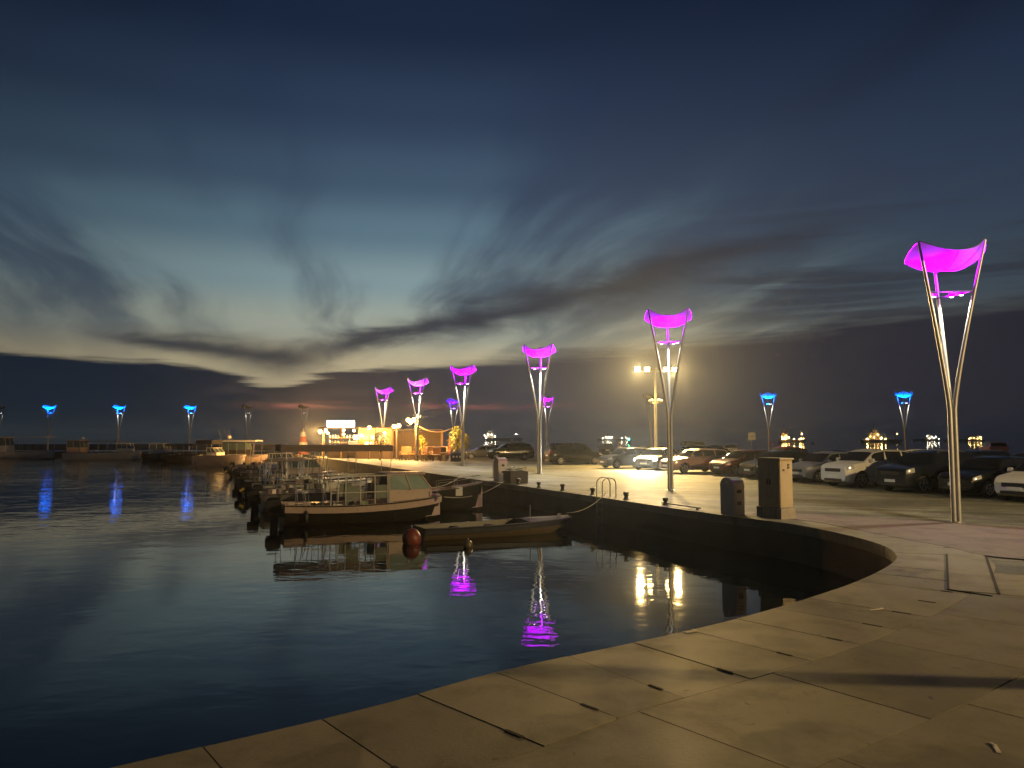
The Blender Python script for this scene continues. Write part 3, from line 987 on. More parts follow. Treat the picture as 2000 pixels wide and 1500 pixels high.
    # glass
    def screen(name, t0, t1):
        b_ = MB()
        for i in range(7):
            tt = t0 + (t1 - t0) * i / 6
            r_ = ring(tt); sl = 0.012
            half = [Vector(r_[6]).lerp(Vector(r_[7]), .35), Vector(r_[7]), Vector(r_[8])]
            line = [(p_.x + (0.014 if t0 < .5 else -0.014), -p_.y, p_.z + 0.016) for p_ in half] + [(p_.x + (0.014 if t0 < .5 else -0.014), p_.y, p_.z + 0.016) for p_ in half[:-1][::-1]]
            b_.v += line
        for i in range(6):
            for j in range(4):
                a = i * 5 + j; b_.face((a, a + 1, a + 6, a + 5))
        o = b_.build(name, M_cglass, e, 50)
        return o
    screen('windscreen', *P['ws']); screen('rear_window', *P['rw'])
    for side in (-1, 1):
        for (t0, t1) in P['sw']:
            panel('side_window', M_cglass, t0, t1, 5.08, 5.92, side, 0.016, 8, 2, e, 0.03 if t0 < .4 else 0.0)
        panel('headlight', M_lampon if lights else M_lampglass, .012, .085, 3.55, 4.9, side, 0.012, 5, 3)
        panel('tail_light', M_tailon if tail else M_tail, .955, .994, 3.5, 4.95, side, 0.012, 4, 3)
        panel('sill_trim', M_trim, .27, .76, 1.1, 2.2, side, 0.006, 4, 2)
        for tt in (.50, .73):
            p_ = pt(tt, 4.25, side)
            MB().box((p_.x, p_.y + side * 0.012, p_.z), (0.17, 0.03, 0.025), bev=.004).build('door_handle', M_trim, e)
        tm = P['ws'][0] + .055
        p_ = pt(tm, 5.0, side)
        MB().box((p_.x, p_.y + side * 0.13, p_.z + 0.09), (0.12, 0.19, 0.15), 0, .8, .02).build('wing_mirror', paint, e)
        for cx_ in (xf, xr):
            w_ = empty('wheel', (cx_, side * (W / 2 - 0.115), wr)); w_.parent = e
            MB().lathe([(wr * .62, -.10), (wr * .94, -.105), (wr, -.07), (wr, .07), (wr * .94, .105), (wr * .62, .10)], 22, axis='Y').build('tyre', M_tyre, w_, 40)
            b_ = MB(); b_.lathe([(wr * .63, -.04), (wr * .63, .04)], 20, axis='Y')
            b_.cur = 1
            for k_ in range(5):
                a = 2 * PI * k_ / 5 + .3
                b_.tube([(0, side * .085, 0), (wr * .60 * math.cos(a), side * .092, wr * .60 * math.sin(a))], [.045, .035], 5)
            b_.tube([(wr * .62 * math.cos(2 * PI * k_ / 20), side * .092, wr * .62 * math.sin(2 * PI * k_ / 20)) for k_ in range(21)], .022, 5)
            b_.build('rim', [M_trim, M_rim], w_, 40)
    hf = interp(P['belt'], .0) * H
    x0 = L / 2
    MB().box((x0 + .004, 0, hf - .08), (.03, W * .50, .15), bev=.008).build('grille', M_trim, e)
    MB().box((x0 + .004, 0, .33), (.03, W * .56, .10), bev=.008).build('lower_intake', M_trim, e)
    MB().box((x0 + .022, 0, .47), (.012, .52, .115)).build('front_plate', M_plate, e)
    MB().box((-x0 - .012, 0, .72 if kind != 'van' else .8), (.012, .52, .115)).build('rear_plate', M_plate, e)
    MB().box((-x0 - .004, 0, .36), (.03, W * .62, .16), bev=.008).build('rear_bumper_trim', M_trim, e)
    if extras == 'rails' or kind in ('suv', 'wagon'):
        for side in (-1, 1):
            pts = [pt(tt, 6.6, side) + Vector((0, 0, .035 if 0 < k_ < 4 else 0.0)) for k_, tt in enumerate((.44, .47, .62, .76, .80))]
            MB().tube(pts, .018, 6).build('roof_rail', M_rim, e, 50)
    if extras == 'box':
        MB().box((-.15, 0, H + .20), (2.1, .75, .32), 0, .86, .06).build('roof_box', M_trim, e, 40)
    if lights:
        for sd in (-1, 1):
            lightobj('beam', 'SPOT', e, (L / 2 + .12, sd * .58, .70), (1.0, .90, .66), 2400, .10, R(130), .9, (PI / 2 - R(6), 0, -PI / 2))
    return e
def paint(name, c_, rough=.28, metal=.35):
    return mat('paint_' + name, c_, rough, metal, .06, 1.5, coat=.35)
WH, SI, PK = paint('white', (.62, .61, .59), metal=0.0), paint('silver', (.30, .32, .34)), paint('pink_silver', (.50, .36, .32))
BK, NV, RD = paint('black', (.006, .006, .007), .22, 0.0), paint('navy', (.015, .020, .032), .2), paint('dark_red', (.12, .018, .018), .25)
BR, GR, BL = paint('blue_grey', (.05, .06, .085)), paint('grey', (.10, .098, .09)), paint('black_suv', (.009, .009, .009), .22, 0.0)
HD = (-0.92, -0.39)
def front_at(px, py, L, h=HD):
    p_ = ground(px, py)
    v_ = Vector(h).normalized()
    return (p_.x - v_.x * L / 2, p_.y - v_.y * L / 2)
fr = [(1985, 980, 'hatch', WH, 'white hatchback cut by the right edge of the picture'),
      (1868, 969, 'hatch', BK, 'black hatchback just right of the tallest lamp post'),
      (1742, 960, 'suv', NV, 'dark navy off-roader between the white one and the tallest lamp'),
      (1630, 950, 'suv', WH, 'white off-roader with black grille, nose towards the water'),
      (1556, 941, 'hatch', SI, 'silver hatchback half hidden by the tall cabinet'),
      (1462, 934, 'hatch', BK, 'black hatchback with white plate behind the tall cabinet'),
      (1402, 928, 'hatch', RD, 'dark red hatchback behind the rounded grey pedestal'),
      (1302, 923, 'wagon', PK, 'pink-silver estate car beside the second lamp post'),
      (1258, 918, 'hatch', GR, 'car with its headlights glaring'),
      (1178, 914, 'hatch', BR, 'blue-grey hatchback just left of the glaring car')]
for px, py, kd, pm, lb in fr:
    L_ = PROF[kd]['L']
    jit = random.uniform(-.05, .05)
    h_ = (HD[0] * math.cos(jit) - HD[1] * math.sin(jit), HD[0] * math.sin(jit) + HD[1] * math.cos(jit))
    if 'its headlights' in lb: h_ = (-.60, -.80)
    make_car(front_at(px, py, L_, h_), h_, kd, pm, lb, lights=('glaring' in lb and 'blue' not in lb), scale=1.04)
# second row, seen over the roofs of the first
sr = [(1560, 925, 'sedan', BK, 'black saloon whose roof shows behind the tall cabinet', None),
      (1655, 926, 'hatch', SI, 'grey hatchback behind the silver hatchback', None),
      (1745, 929, 'wagon', WH, 'pale estate car behind the white off-roader', 'rails'),
      (1850, 934, 'wagon', NV, 'navy estate car behind the dark navy off-roader', None),
      (1965, 940, 'sedan', BK, 'black saloon behind the white hatchback at the right edge', None),
      (1310, 905, 'wagon', GR, 'grey estate car with a roof box behind the pink-silver one', 'box'),
      (1222, 902, 'wagon', SI, 'silver estate car with roof rails behind the glaring car', 'rails'),
      (1490, 911, 'hatch', RD, 'dark red car right of the road sign', None)]
for px, py, kd, pm, lb, ex in sr:
    make_car(front_at(px, py, PROF[kd]['L']), HD, kd, pm, lb, extras=ex, scale=1.05)
# further away
AW = (0.25, 0.97)
def rear_at(px, py, L, h):
    p_ = ground(px, py); v_ = Vector(h).normalized()
    return (p_.x + v_.x * L / 2, p_.y + v_.y * L / 2)
make_car(rear_at(1428, 893, 4.15, (.30, .95)), (.30, .95), 'hatch', WH, 'white hatchback seen from behind left of the road sign', scale=1.05)
make_car(rear_at(1187, 890.5, 4.15, (.05, 1)), (.05, 1), 'hatch', BK, 'black car seen from behind beyond the blue-grey hatchback', scale=1.05)
make_car(rear_at(1375, 897, 4.15, (.75, .66)), (.75, .66), 'hatch', BK, 'dark car with a glowing red tail lamp', tail=True)
make_car(rear_at(1952, 894, 4.42, (.30, .95)), (.30, .95), 'suv', mat('paint_red_white', (.45, .20, .16), .35, 0), 'reddish car seen from behind near the right edge', scale=1.1)
make_car(rear_at(1068, 907, 4.9, (.97, .25)), (.97, .25), 'van', BK, 'black passenger van facing right beyond the third lamp post')
make_car(front_at(955, 898.5, 4.42, (-.98, -.18)), (-.98, -.18), 'suv', BL, 'black off-roader between the litter bin and the van', scale=1.08)
make_car(front_at(902, 896, 4.75, (-.97, -.22)), (-.97, -.22), 'sedan', GR, 'grey saloon right of the yellow leafed shrub', scale=1.0)
make_car(front_at(925, 891, 4.75, (-.97, -.22)), (-.97, -.22), 'sedan', SI, 'silver saloon behind the grey one by the shrub', scale=1.0)

# ------------------------------------------------------------------ the person walking among the cars
def person(pos, face, label):
    e = empty('person', (pos[0], pos[1], GZ), face, label, 'person', None, 1.08)
    V, Ed, Rd = [], [], []
    def chain(pts, start=None):
        prev = start
        for (p_, r_) in pts:
            V.append(p_); Rd.append(r_); i = len(V) - 1
            if prev is not None: Ed.append((prev, i))
            prev = i
        return prev
    pel = chain([((0, 0, .95), .135)])
    che = chain([((0, .01, 1.10), .125), ((0, .01, 1.28), .15), ((0, 0, 1.40), .12), ((0, 0, 1.48), .055), ((0, .012, 1.53), .052), ((0, .02, 1.60), .085), ((0, .015, 1.67), .09), ((0, .01, 1.73), .06)], pel)
    for s_ in (-1, 1):
        hip = chain([((s_ * .09, 0, .86), .095), ((s_ * .10, .02 * s_, .50), .062), ((s_ * .10, -.04, .28), .055), ((s_ * .10, -.05, .08), .04), ((s_ * .11, .10, .035), .035)], pel)
        hand = chain([((s_ * .19, 0, 1.40), .055), ((s_ * .24, -.01, 1.14), .043), ((s_ * .25, .07, .93), .032), ((s_ * .25, .09, .86), .036)], 3)
        for f_ in range(4):
            chain([((s_ * .25, .075 + .018 * f_ - .02, .80), .0085), ((s_ * .245, .08 + .018 * f_ - .02, .76 - .006 * (f_ in (1, 2))), .008)], hand)
        chain([((s_ * .235, .12, .84), .009), ((s_ * .23, .135, .81), .0085)], hand)
    me = bpy.data.meshes.new('body'); me.from_pydata(V, Ed, [])
    o = bpy.data.objects.new('body', me); col.objects.link(o); o.parent = e
    md = o.modifiers.new('skin', 'SKIN'); md.use_smooth_shade = True
    for v_, r_ in zip(me.skin_vertices[0].data, Rd): v_.radius = (r_, r_ * .85)
    me.skin_vertices[0].data[0].use_root = True
    o.modifiers.new('sub', 'SUBSURF').levels = 1
    me.materials.append(mat('person_clothes', (.34, .26, .20), .8))
    MB().sphere((0, -.01, 1.675), .108, 12, 8, 1.15).build('hair', mat('hair_brown', (.16, .06, .035), .6), e, 60)
    MB().lathe([(.155, .92), (.17, 1.1), (.19, 1.30), (.17, 1.41), (.09, 1.47)], 16).build('jacket', mat('pale_jacket', (.42, .36, .30), .8), e, 60)
    return e
pz = at(1211, 862, 62.6)
person((pz.x, pz.y), R(150), 'person in a pale top standing among the parked cars')

# ------------------------------------------------------------------ boats
M_rope = mat('rope', (.30, .26, .20), .9)
M_bglass = mat('boat_glass', (.07, .11, .11), .05, 0, .1)
M_teal = mat('boat_glass_teal', (.26, .36, .34), .08, 0, .15)
def gel(name, c_, rough=.45): return mat('hull_' + name, c_, rough, 0, .18, 2.0, dirt=.25)
BS = 0.868
def boat(stern, bow, beam, label, hull_m, deck_m, free=.75, stripe=None, group='small boats moored along the quay', bow_up=.28, name='moored_boat', stern_up=.05):
    """stern and bow: points on the water. returns (empty, L, helpers)"""
    s_, b_ = Vector(stern[:2]), Vector(bow[:2])
    L = (b_ - s_).length; d = (b_ - s_).normalized()
    e = empty(name, (s_.x * BS, s_.y * BS, WATER), math.atan2(d.y, d.x), label, 'boat', group, BS)
    def half(t_): return beam / 2 * (0.86 + .14 * math.sin(min(t_ / .45, 1) * PI / 2)) * (1 if t_ < .45 else math.sqrt(max(1 - ((t_ - .45) / .56) ** 2.4, .0)))
    def sheer(t_): return free * (1.0 + bow_up * t_ ** 2 + stern_up * (1 - t_) ** 2)
    N = 18
    ring_, gun = [], []
    for i in range(N + 1):
        t_ = i / N
        x = L * t_; h_ = max(half(t_), .015); zs = sheer(t_)
        rake = .10 * L * max(0, (t_ - .8) / .2) ** 2 * 0.0
        kz = -.28 + .5 * max(0, (t_ - .75) / .25) ** 2
        lowx = x - .45 * max(0, (t_ - .7) / .3) ** 2
        hf = [(lowx, 0, kz), (lowx, h_ * .62, kz + .12), (lowx + (x - lowx) * .4, h_ * .90, .20), (x, h_, zs)]
        ring_.append(hf + [(p[0], -p[1], p[2]) for p in hf[1:]][::-1])
    hb = MB()
    o_ = 0
    n = len(ring_[0])
    for r_ in ring_: hb.v += r_
    for i in range(N):
        for k_ in range(n):
            if k_ == 3: continue
            a, b2 = i * n + k_, i * n + (k_ + 1) % n
            hb.face((a, b2, b2 + n, a + n))
    hb.face(list(range(n))); hb.face([N * n + k_ for k_ in range(n)])
    hull = hb.build('hull', hull_m, e, 50)
    # gunwale, inner lining and floor
    ib = MB(); fz = .16
    m_ = 0
    for i in range(N + 1):
        t_ = i / N; x = min(L * t_, L - .03); h_ = max(half(t_), .015); zs = sheer(t_); hi = max(h_ - .13, .006)
        half_ = [(x, h_ + .012, zs - .03), (x, h_ + .014, zs + .028), (x, hi, zs + .028), (x, hi * .94, fz), (x, 0, fz)]
        ib.v += half_ + [(p[0], -p[1], p[2]) for p in half_[:-1]][::-1]
    n = 9
    for i in range(N):
        for k_ in range(n - 1):
            a = i * n + k_; ib.face((a, a + 1, a + 1 + n, a + n))
    ib.face([0, 1, 2, 3, 4, 5, 6, 7, 8])
    ib.build('gunwale', deck_m, e, 40)
    # foredeck
    fb = MB(); k0 = 12
    for i in range(k0, N + 1):
        t_ = i / N; x = L * t_ - .04; h_ = max(half(t_) - .06, .008); zs = sheer(t_) + .035
        fb.v += [(x, h_, zs), (x, 0, zs + .07 * (1 - (t_ - .66))), (x, -h_, zs)]
    for i in range(N - k0):
        for k_ in range(2):
            a = i * 3 + k_; fb.face((a, a + 1, a + 4, a + 3))
    o_ = len(fb.v); h_ = half(k0 / N) - .06
    fb.v += [(L * k0 / N - .04, h_, fz), (L * k0 / N - .04, -h_, fz)]
    fb.face((0, 1, 2, o_ + 1, o_))
    fb.build('foredeck', deck_m, e, 40)
    if stripe:
        for sd in (-1, 1):
            sb = MB()
            for i in range(N + 1):
                t_ = i / N; h_ = max(half(t_), .015); zs = sheer(t_); x = L * t_
                sb.v += [(x + .01 * (i == N), sd * (h_ + .020), zs - .035), (x, sd * (h_ * .985 + .018), zs - stripe[1]), (x, sd * (h_ * .97), zs - stripe[1]), (x, sd * (h_ * .98), zs - .035)]
            for i in range(N):
                for k_ in range(4):
                    a, b2 = i * 4 + k_, i * 4 + (k_ + 1) % 4
                    sb.face((a, b2, b2 + 4, a + 4))
            sb.build('sheer_strake', stripe[0], e, 40)
    # rub rail
    for sd in (-1, 1):
        MB().tube([(L * i / N, sd * (max(half(i / N), .015) + .02), sheer(i / N) + .0) for i in range(N + 1)], .028, 6).build('rub_rail', M_trim, e, 50)
    cl = MB().box((L * .93, 0, sheer(.93) + .13), (.18, .05, .05), bev=.008).build('bow_cleat', M_steel, e)
    return e, L, half, sheer
def outboard(e, y=0.0, free=.75, m=None, s_=1.0, tilt=0.0):
    o = empty('outboard_motor', (-.22, y, free * .58)); o.parent = e; o.scale = (s_,) * 3; o.rotation_euler = (0, tilt, 0)
    m = m or M_black
    MB().loft([[(x * k_ - .08, w * k_, z) for x, w in ((-.30, -.14), (.22, -.17), (.22, .17), (-.30, .14))] for z, k_ in ((.05, .80), (.14, 1.0), (.42, 1.0), (.55, .84), (.60, .5))]).build('cowling', m, o, 50)
    MB().loft([[(x * k_ - .10, w * k_, z) for x, w in ((-.13, -.05), (.16, -.06), (.16, .06), (-.13, .05))] for z, k_ in ((.06, 1.0), (-.30, .9), (-.78, .75), (-.95, .5))]).build('leg', m, o, 40)
    MB().box((-.14, 0, -.62), (.46, .22, .025)).build('anti_ventilation_plate', m, o)
    pb = MB(); pb.lathe([(.05, -.30), (.06, -.2), (.04, -.08)], 10, (-.10, 0, -.80), 'X')
    for k_ in range(3):
        a = 2 * PI * k_ / 3
        pb.loft([[(-.30 + .03 * q_, r_ * math.cos(a + .35 * q_), -.80 + r_ * math.sin(a + .35 * q_)) for q_ in (-1, 1)] + [(-.29 + .03 * q_, r_ * math.cos(a + .35 * q_), -.80 + r_ * math.sin(a + .35 * q_)) for q_ in (1, -1)] for r_ in (.04, .16)])
    pb.build('propeller', M_steel, o)
    MB().box((.14, 0, .02), (.12, .24, .30), bev=.01).build('clamp', M_trim, o)
    MB().box((-.39, 0, .30), (.006, .16, .09)).build('badge', M_white, o)
    return o
def wheelhouse(e, x0, x1, w, z0, h_, m, winm, rake=.35, name='wheelhouse', aft_open=False, roof_m=None, over=.12, fw=.44):
    """cabin from x0 (aft) to x1 (front), raked windscreen"""
    c_ = empty(name, (0, 0, 0)); c_.parent = e
    hs = h_ * .48
    # lower walls
    MB().loft([[(x0, -w / 2, z), (x1 + (.10 if z > z0 else .18), -w * fw, z), (x1 + (.10 if z > z0 else .18), w * fw, z), (x0, w / 2, z)] for z in (z0, z0 + hs)]).build('lower_wall', m, c_, 30)
    zt = z0 + h_
    # corner posts and glazed panels between
    top = [(x0, -w * .47), (x1 - rake, -w * (fw - .02)), (x1 - rake, w * (fw - .02)), (x0, w * .47)]
    bot = [(x0, -w / 2), (x1 + .10, -w * fw), (x1 + .10, w * fw), (x0, w / 2)]
    xm0, xm1 = (x0 + x1 + .1) / 2, (x0 + x1 - rake) / 2
    posts = [(bot[0], top[0]), (bot[1], top[1]), (bot[2], top[2]), (bot[3], top[3]), ((xm0, -w * .47), (xm1, -w * .44)), ((xm0, w * .47), (xm1, w * .44)), ((x1 + .10, 0), (x1 - rake, 0))]
    for (bx_, by_), (tx_, ty_) in posts:
        MB().tube([(bx_, by_, z0 + hs - .02), (tx_, ty_, zt)], .05, 6).build('window_post', m, c_)
    def pane(a, b2, c2, d):
        b_ = MB(); P4 = [Vector((a[0], a[1], z0 + hs)), Vector((b2[0], b2[1], z0 + hs)), Vector((c2[0], c2[1], zt)), Vector((d[0], d[1], zt))]
        n_ = (P4[1] - P4[0]).cross(P4[3] - P4[0]).normalized() * .008
        b_.loft([[tuple(p + n_) for p in P4], [tuple(p - n_) for p in P4]]); b_.build('window_pane', winm, c_)
    pane(bot[1], posts[6][0], posts[6][1], top[1]); pane(posts[6][0], bot[2], top[2], posts[6][1])
    pane(bot[0], posts[4][0], posts[4][1], top[0]); pane(posts[4][0], bot[1], top[1], posts[4][1])
    pane(posts[5][0], bot[3], top[3], posts[5][1]); pane(bot[2], posts[5][0], posts[5][1], top[2])
    if not aft_open: pane(bot[3], bot[0], top[0], top[3])
    rx0, rx1 = x0 - over, x1 - rake + over * 1.5
    MB().loft([[(rx0 + i_, -w * .5 - .04 + i_, z), (rx1 - i_, -w * .46 - .02 + i_, z), (rx1 - i_, w * .46 + .02 - i_, z), (rx0 + i_, w * .5 + .04 - i_, z)] for z, i_ in ((zt - .01, .01), (zt + .03, 0), (zt + .06, .0), (zt + .09, .06))]).build('roof', roof_m or m, c_, 30)
    return c_
def canopy(e, x0, x1, w, z0, z1, m, thick=.07, posts=3, sag=.0):
    c_ = empty('canopy', (0, 0, 0)); c_.parent = e
    MB().loft([[(x, -w / 2, z1 - .05), (x, -w / 2, z1 - .05 + thick), (x, -w * .25, z1 + thick), (x, w * .25, z1 + thick), (x, w / 2, z1 - .05 + thick), (x, w / 2, z1 - .05), (x, 0, z1)] for x in (x0, (x0 + x1) / 2, x1)]).build('cover', m, c_, 30)
    for i in range(posts):
        x = x0 + .1 + (x1 - x0 - .2) * i / (posts - 1)
        for sd in (-1, 1):
            MB().tube([(x, sd * (w / 2 - .08), z0), (x, sd * (w / 2 - .08), z1 - .02)], .018, 6).build('post', M_steel, c_)
    return c_
def rail(e, pts, h_=.45, posts=None):
    c_ = empty('railing', (0, 0, 0)); c_.parent = e
    MB().tube([(x, y, z + h_) for x, y, z in pts], .016, 6).build('top_rail', M_steel, c_, 50)
    for x, y, z in pts[::2]:
        MB().tube([(x, y, z), (x, y, z + h_)], .013, 6).build('stanchion', M_steel, c_)
def fender(e, x, y, z, m):
    f_ = MB().lathe([(.02, .52), (.05, .48), (.11, .40), (.12, .12), (.10, .03), (.03, 0)], 12, (x, y, z)).build('fender', m, e, 50)
    MB().tube([(x, y, z + .5), (x, y, z + .85)], .01, 5).build('fender_rope', M_rope, f_)
def mooring(a, b2, label, sag=.25):
    a, b2 = Vector(a), Vector(b2); pts = []
    for i in range(9):
        k_ = i / 8; p_ = a.lerp(b2, k_); p_.z -= sag * 4 * k_ * (1 - k_); pts.append(p_ - a)
    o = MB().tube(pts, .016, 5).build('mooring_rope', M_rope, None, 50, tuple(a))
    tag(o, label, 'rope', 'mooring ropes from boats to the quay')

M_cream, M_black_h, M_blue_h, M_white_h, M_grey_h = gel('cream', (.50, .38, .33)), gel('black', (.012, .010, .009)), gel('navy', (.010, .013, .028)), gel('white', (.72, .70, .64)), gel('grey', (.20, .19, .18))
M_ochre = gel('ochre', (.10, .075, .042)); M_green = gel('green', (.30, .36, .26)); M_brown = gel('brown', (.028, .022, .018))
M_fend = mat('black_fender', (.02, .02, .02), .5)
M_canvas = mat('grey_canvas', (.24, .19, .18), .9, 0, .2); M_canvas_b = mat('black_canvas', (.018, .018, .020), .85); M_tarp_blue = mat('blue_tarp', (.10, .20, .45), .6)

def clutter(e, L, w, z, n, seed, mats):
    rnd = random.Random(seed)
    for i in range(n):
        x, y = rnd.uniform(.08, .55) * L, rnd.uniform(-.32, .32) * w
        kd = rnd.random(); m = rnd.choice(mats)
        if kd < .35: MB().box((x, y, z + .16), (rnd.uniform(.3, .6), rnd.uniform(.25, .45), rnd.uniform(.25, .5)), rnd.uniform(0, 3), .92, .02).build('crate', m, e)
        elif kd < .55: MB().lathe([(.12, 0), (.15, .04), (.16, .34), (.17, .36)], 12, (x, y, z)).build('bucket', m, e, 40)
        elif kd < .8:
            MB().tube([(x, y, z), (x + rnd.uniform(-.25, .25), y + rnd.uniform(-.2, .2), z + rnd.uniform(.9, 1.7))], .018, 6).build('pole', M_steel, e)
        else: MB().sphere((x, y, z + .2), .2, 10, 6, .9).build('float', m, e, 60)
CL = [M_white_h, M_cream, M_black_h, M_tarp_blue, M_green, M_grey_h]

# 1: the cream cabin boat, nearest
b1s, b1b = Vector((-10.15, 34.2)), Vector((-3.45, 37.0))
e, L, hf, sh = boat(b1s, b1b, 2.55, 'cream cabin boat with dark hull and teal windscreen, nearest the camera', M_black_h, M_cream, .66, (M_cream, .30), bow_up=.62, stern_up=.34)
ZC = sh(.62) - .02
wheelhouse(e, L * .63, L * .90, 1.85, ZC, 1.28, M_cream, M_teal, .42, aft_open=True, roof_m=M_cream, fw=.37)
hd = empty('cockpit_frame', (0, 0, 0)); hd.parent = e
for sd in (-1, 1):
    xs_ = [.27, .36, .45, .54, .62]
    for k_, x in enumerate(xs_):
        MB().tube([(L * x, sd * .98, sh(x)), (L * x, sd * .90, ZC + 1.25)], .024, 6).build('frame_post', M_white, hd)
        if k_ < 4:
            x2 = xs_[k_ + 1]; b_ = MB()
            b_.loft([[(L * x + .05, sd * (.95 + o_), sh(x) + .25), (L * x2 - .05, sd * (.95 + o_), sh(x2) + .25), (L * x2 - .05, sd * (.915 + o_), ZC + .85), (L * x + .05, sd * (.915 + o_), ZC + .85)] for o_ in (0, .008)])
            if k_ in (1, 3): b_.build('clear_screen', mat('clear_screen', (.24, .27, .23), .15), hd)
    MB().tube([(L * .27, sd * .90, ZC + 1.25), (L * .64, sd * .90, ZC + 1.27)], .03, 6).build('frame_rail', M_white, hd)
    MB().tube([(L * .27, sd * .965, sh(.3) + .55), (L * .62, sd * .955, ZC + .55)], .02, 6).build('frame_rail', M_white, hd)
MB().tube([(L * .27, -.9, ZC + 1.25), (L * .27, .9, ZC + 1.25)], .03, 6).build('frame_rail', M_white, hd)
outboard(e, .1, .8, M_black, 1.2)
fender(e, L * .12, -1.25, .15, M_fend)
MB().lathe([(.16, -.03), (.20, -.04), (.20, .05), (.15, .06)], 16, (L * .93, -.66, 1.0), 'Y').build('porthole_rim', mat('violet_ring', (.35, .12, .40), .5), e, 50)
MB().lathe([(.15, -.05), (.15, .05)], 16, (L * .93, -.66, 1.0), 'Y').build('porthole', M_bglass, e, 50)
MB().box((L * .52, -1.02, .62), (.50, .02, .24)).build('name_board', M_cream, e)
for x in (.06, .14, .22, .30): MB().tube([(L * x, -1.12, sh(x)), (L * x + random.uniform(-.1, .1), -1.05, sh(x) + random.uniform(.5, 1.0))], .016, 6).build('stanchion', M_steel, e)
for x, y, h_ in ((.07, -.3, .7), (.33, .2, .75)):
    st = MB().box((L * x, y, .18 + h_ / 2), (.5, .45, h_ * .6), .2, .9, .02).build('helm_seat', M_white_h, e)
MB().box((L * .24, -.15, .62), (.75, .8, .60), .05, 1, .02).build('engine_box', M_black_h, e)
clutter(e, L, 2.2, .55, 14, 3, CL)
rail(e, [(L * t_, -hf(t_) + .08, sh(t_)) for t_ in (.90, .93, .96, .98)] , .30)
mooring(((b1b.x + .2) * BS, b1b.y * BS, WATER + .85), tuple(edge_at(39.2, .1)) + (.12,), 'mooring rope from the cream cabin boat to the quay', .3)
# 2: low open boat in front, blue topside and ochre stripe
b2b, b2s = Vector((2.35, 32.0)), Vector((-3.5, 29.3))
e, L, hf, sh = boat(b2s, b2b, 1.75, 'low open rowing boat, navy with an ochre band, nearest the quay wall', M_ochre, M_brown, .40, (M_blue_h, .20), bow_up=.40)
for t_ in (.25, .48):
    MB().box((L * t_, 0, .32), (.24, 1.40, .035)).build('thwart', M_brown, e)
MB().box((L * .78, 0, sh(.8) + .08), (1.3, .5, .03), 0, .8).build('bow_board', M_grey_h, e)
MB().tube([(L * .70, -.3, sh(.7)), (L * .70, -.3, sh(.7) + .65)], .018, 6).build('stake', M_steel, e)
mooring(((b2b.x - .1) * BS, b2b.y * BS, WATER + .62), tuple(edge_at(30.0, .2)) + (.15,), 'mooring rope from the low navy rowing boat', .2)
# 3: boat with long flat canopy behind the cream one
b3s, b3b = Vector((-13.2, 40.6)), Vector((-5.4, 43.9))
e, L, hf, sh = boat(b3s, b3b, 2.6, 'work boat under a long flat grey canopy behind the cream boat', M_grey_h, M_white_h, .85)
canopy(e, L * .10, L * .80, 2.4, sh(.3), 3.12, M_canvas, .30, 4)
outboard(e, 0, .85, M_black, 1.1)
MB().box((L * .45, 0, .9), (1.1, .7, .9), 0, .8, .03).build('console', M_white_h, e)
MB().lathe([(.25, -.02), (.28, 0), (.25, .02)], 14, (L * .36, 0, 1.35), 'X').build('steering_wheel', M_black, e)
MB().box((L * .25, -.4, .75), (1.6, .7, .06)).build('blue_cover', M_tarp_blue, e)
clutter(e, L, 2.4, .75, 20, 5, CL)
mooring((b3b.x * BS, b3b.y * BS, WATER + .9), tuple(edge_at(45.2, .1)) + (.1,), 'mooring rope from the canopied work boat', .3)
# 3b: pink-decked boat between the cream boat and the quay
e, L, hf, sh = boat((-6.3, 40.3), (-1.55, 41.1), 1.9, 'brown decked boat with upswept bow behind the cream cabin', M_black_h, gel('rose', (.38, .25, .22)), .95, None, bow_up=.5)
rail(e, [(L * t_, -hf(t_) + .06, sh(t_)) for t_ in (.5, .6, .7, .8, .9, .97)], .40)
rail(e, [(L * t_, hf(t_) - .06, sh(t_)) for t_ in (.5, .6, .7, .8, .9, .97)], .40)
MB().box((L * .72, -hf(.72) - .03, sh(.7) - .15), (.35, .02, .45)).build('white_board', M_white, e)
# 4..7: further boats along the quay, sterns towards the open water
specs = [((-14.3, 44.6), (-7.6, 47.4), 2.2, 'dark open boat squeezed in just behind the long canopy', M_black_h, M_grey_h, 'hoop'),
         ((-18.4, 53.2), (-11.2, 56.2), 2.3, 'black hulled boat under a small canvas behind the white open one', M_black_h, M_white_h, 'mast'),
         ((-21.6, 61.6), (-14.6, 64.5), 2.3, 'grey boat with pale wheelhouse in the middle of the row', M_grey_h, M_cream, 'cabin'),
         ((-16.6, 49.5), (-9.5, 52.4), 2.3, 'open white boat with a console behind the canopied work boat', M_white_h, M_white_h, 'console'),
         ((-19.3, 57.0), (-12.6, 59.8), 2.2, 'green-sided open boat with a mast and small canvas', M_green, M_cream, 'mast'),
         ((-23.2, 66.0), (-16.6, 68.8), 2.4, 'dark open boat with a wide aft bench, below the beacon', M_black_h, M_cream, 'cabin'),
         ((-27.3, 75.5), (-20.3, 78.3), 2.5, 'low boat with raised black outboard at the end of the row', M_grey_h, M_white_h, 'hoop'),
         ((-30.8, 86.0), (-23.6, 88.9), 2.6, 'cream boat in front of the cafe terrace end', M_cream, M_white_h, 'cabin')]
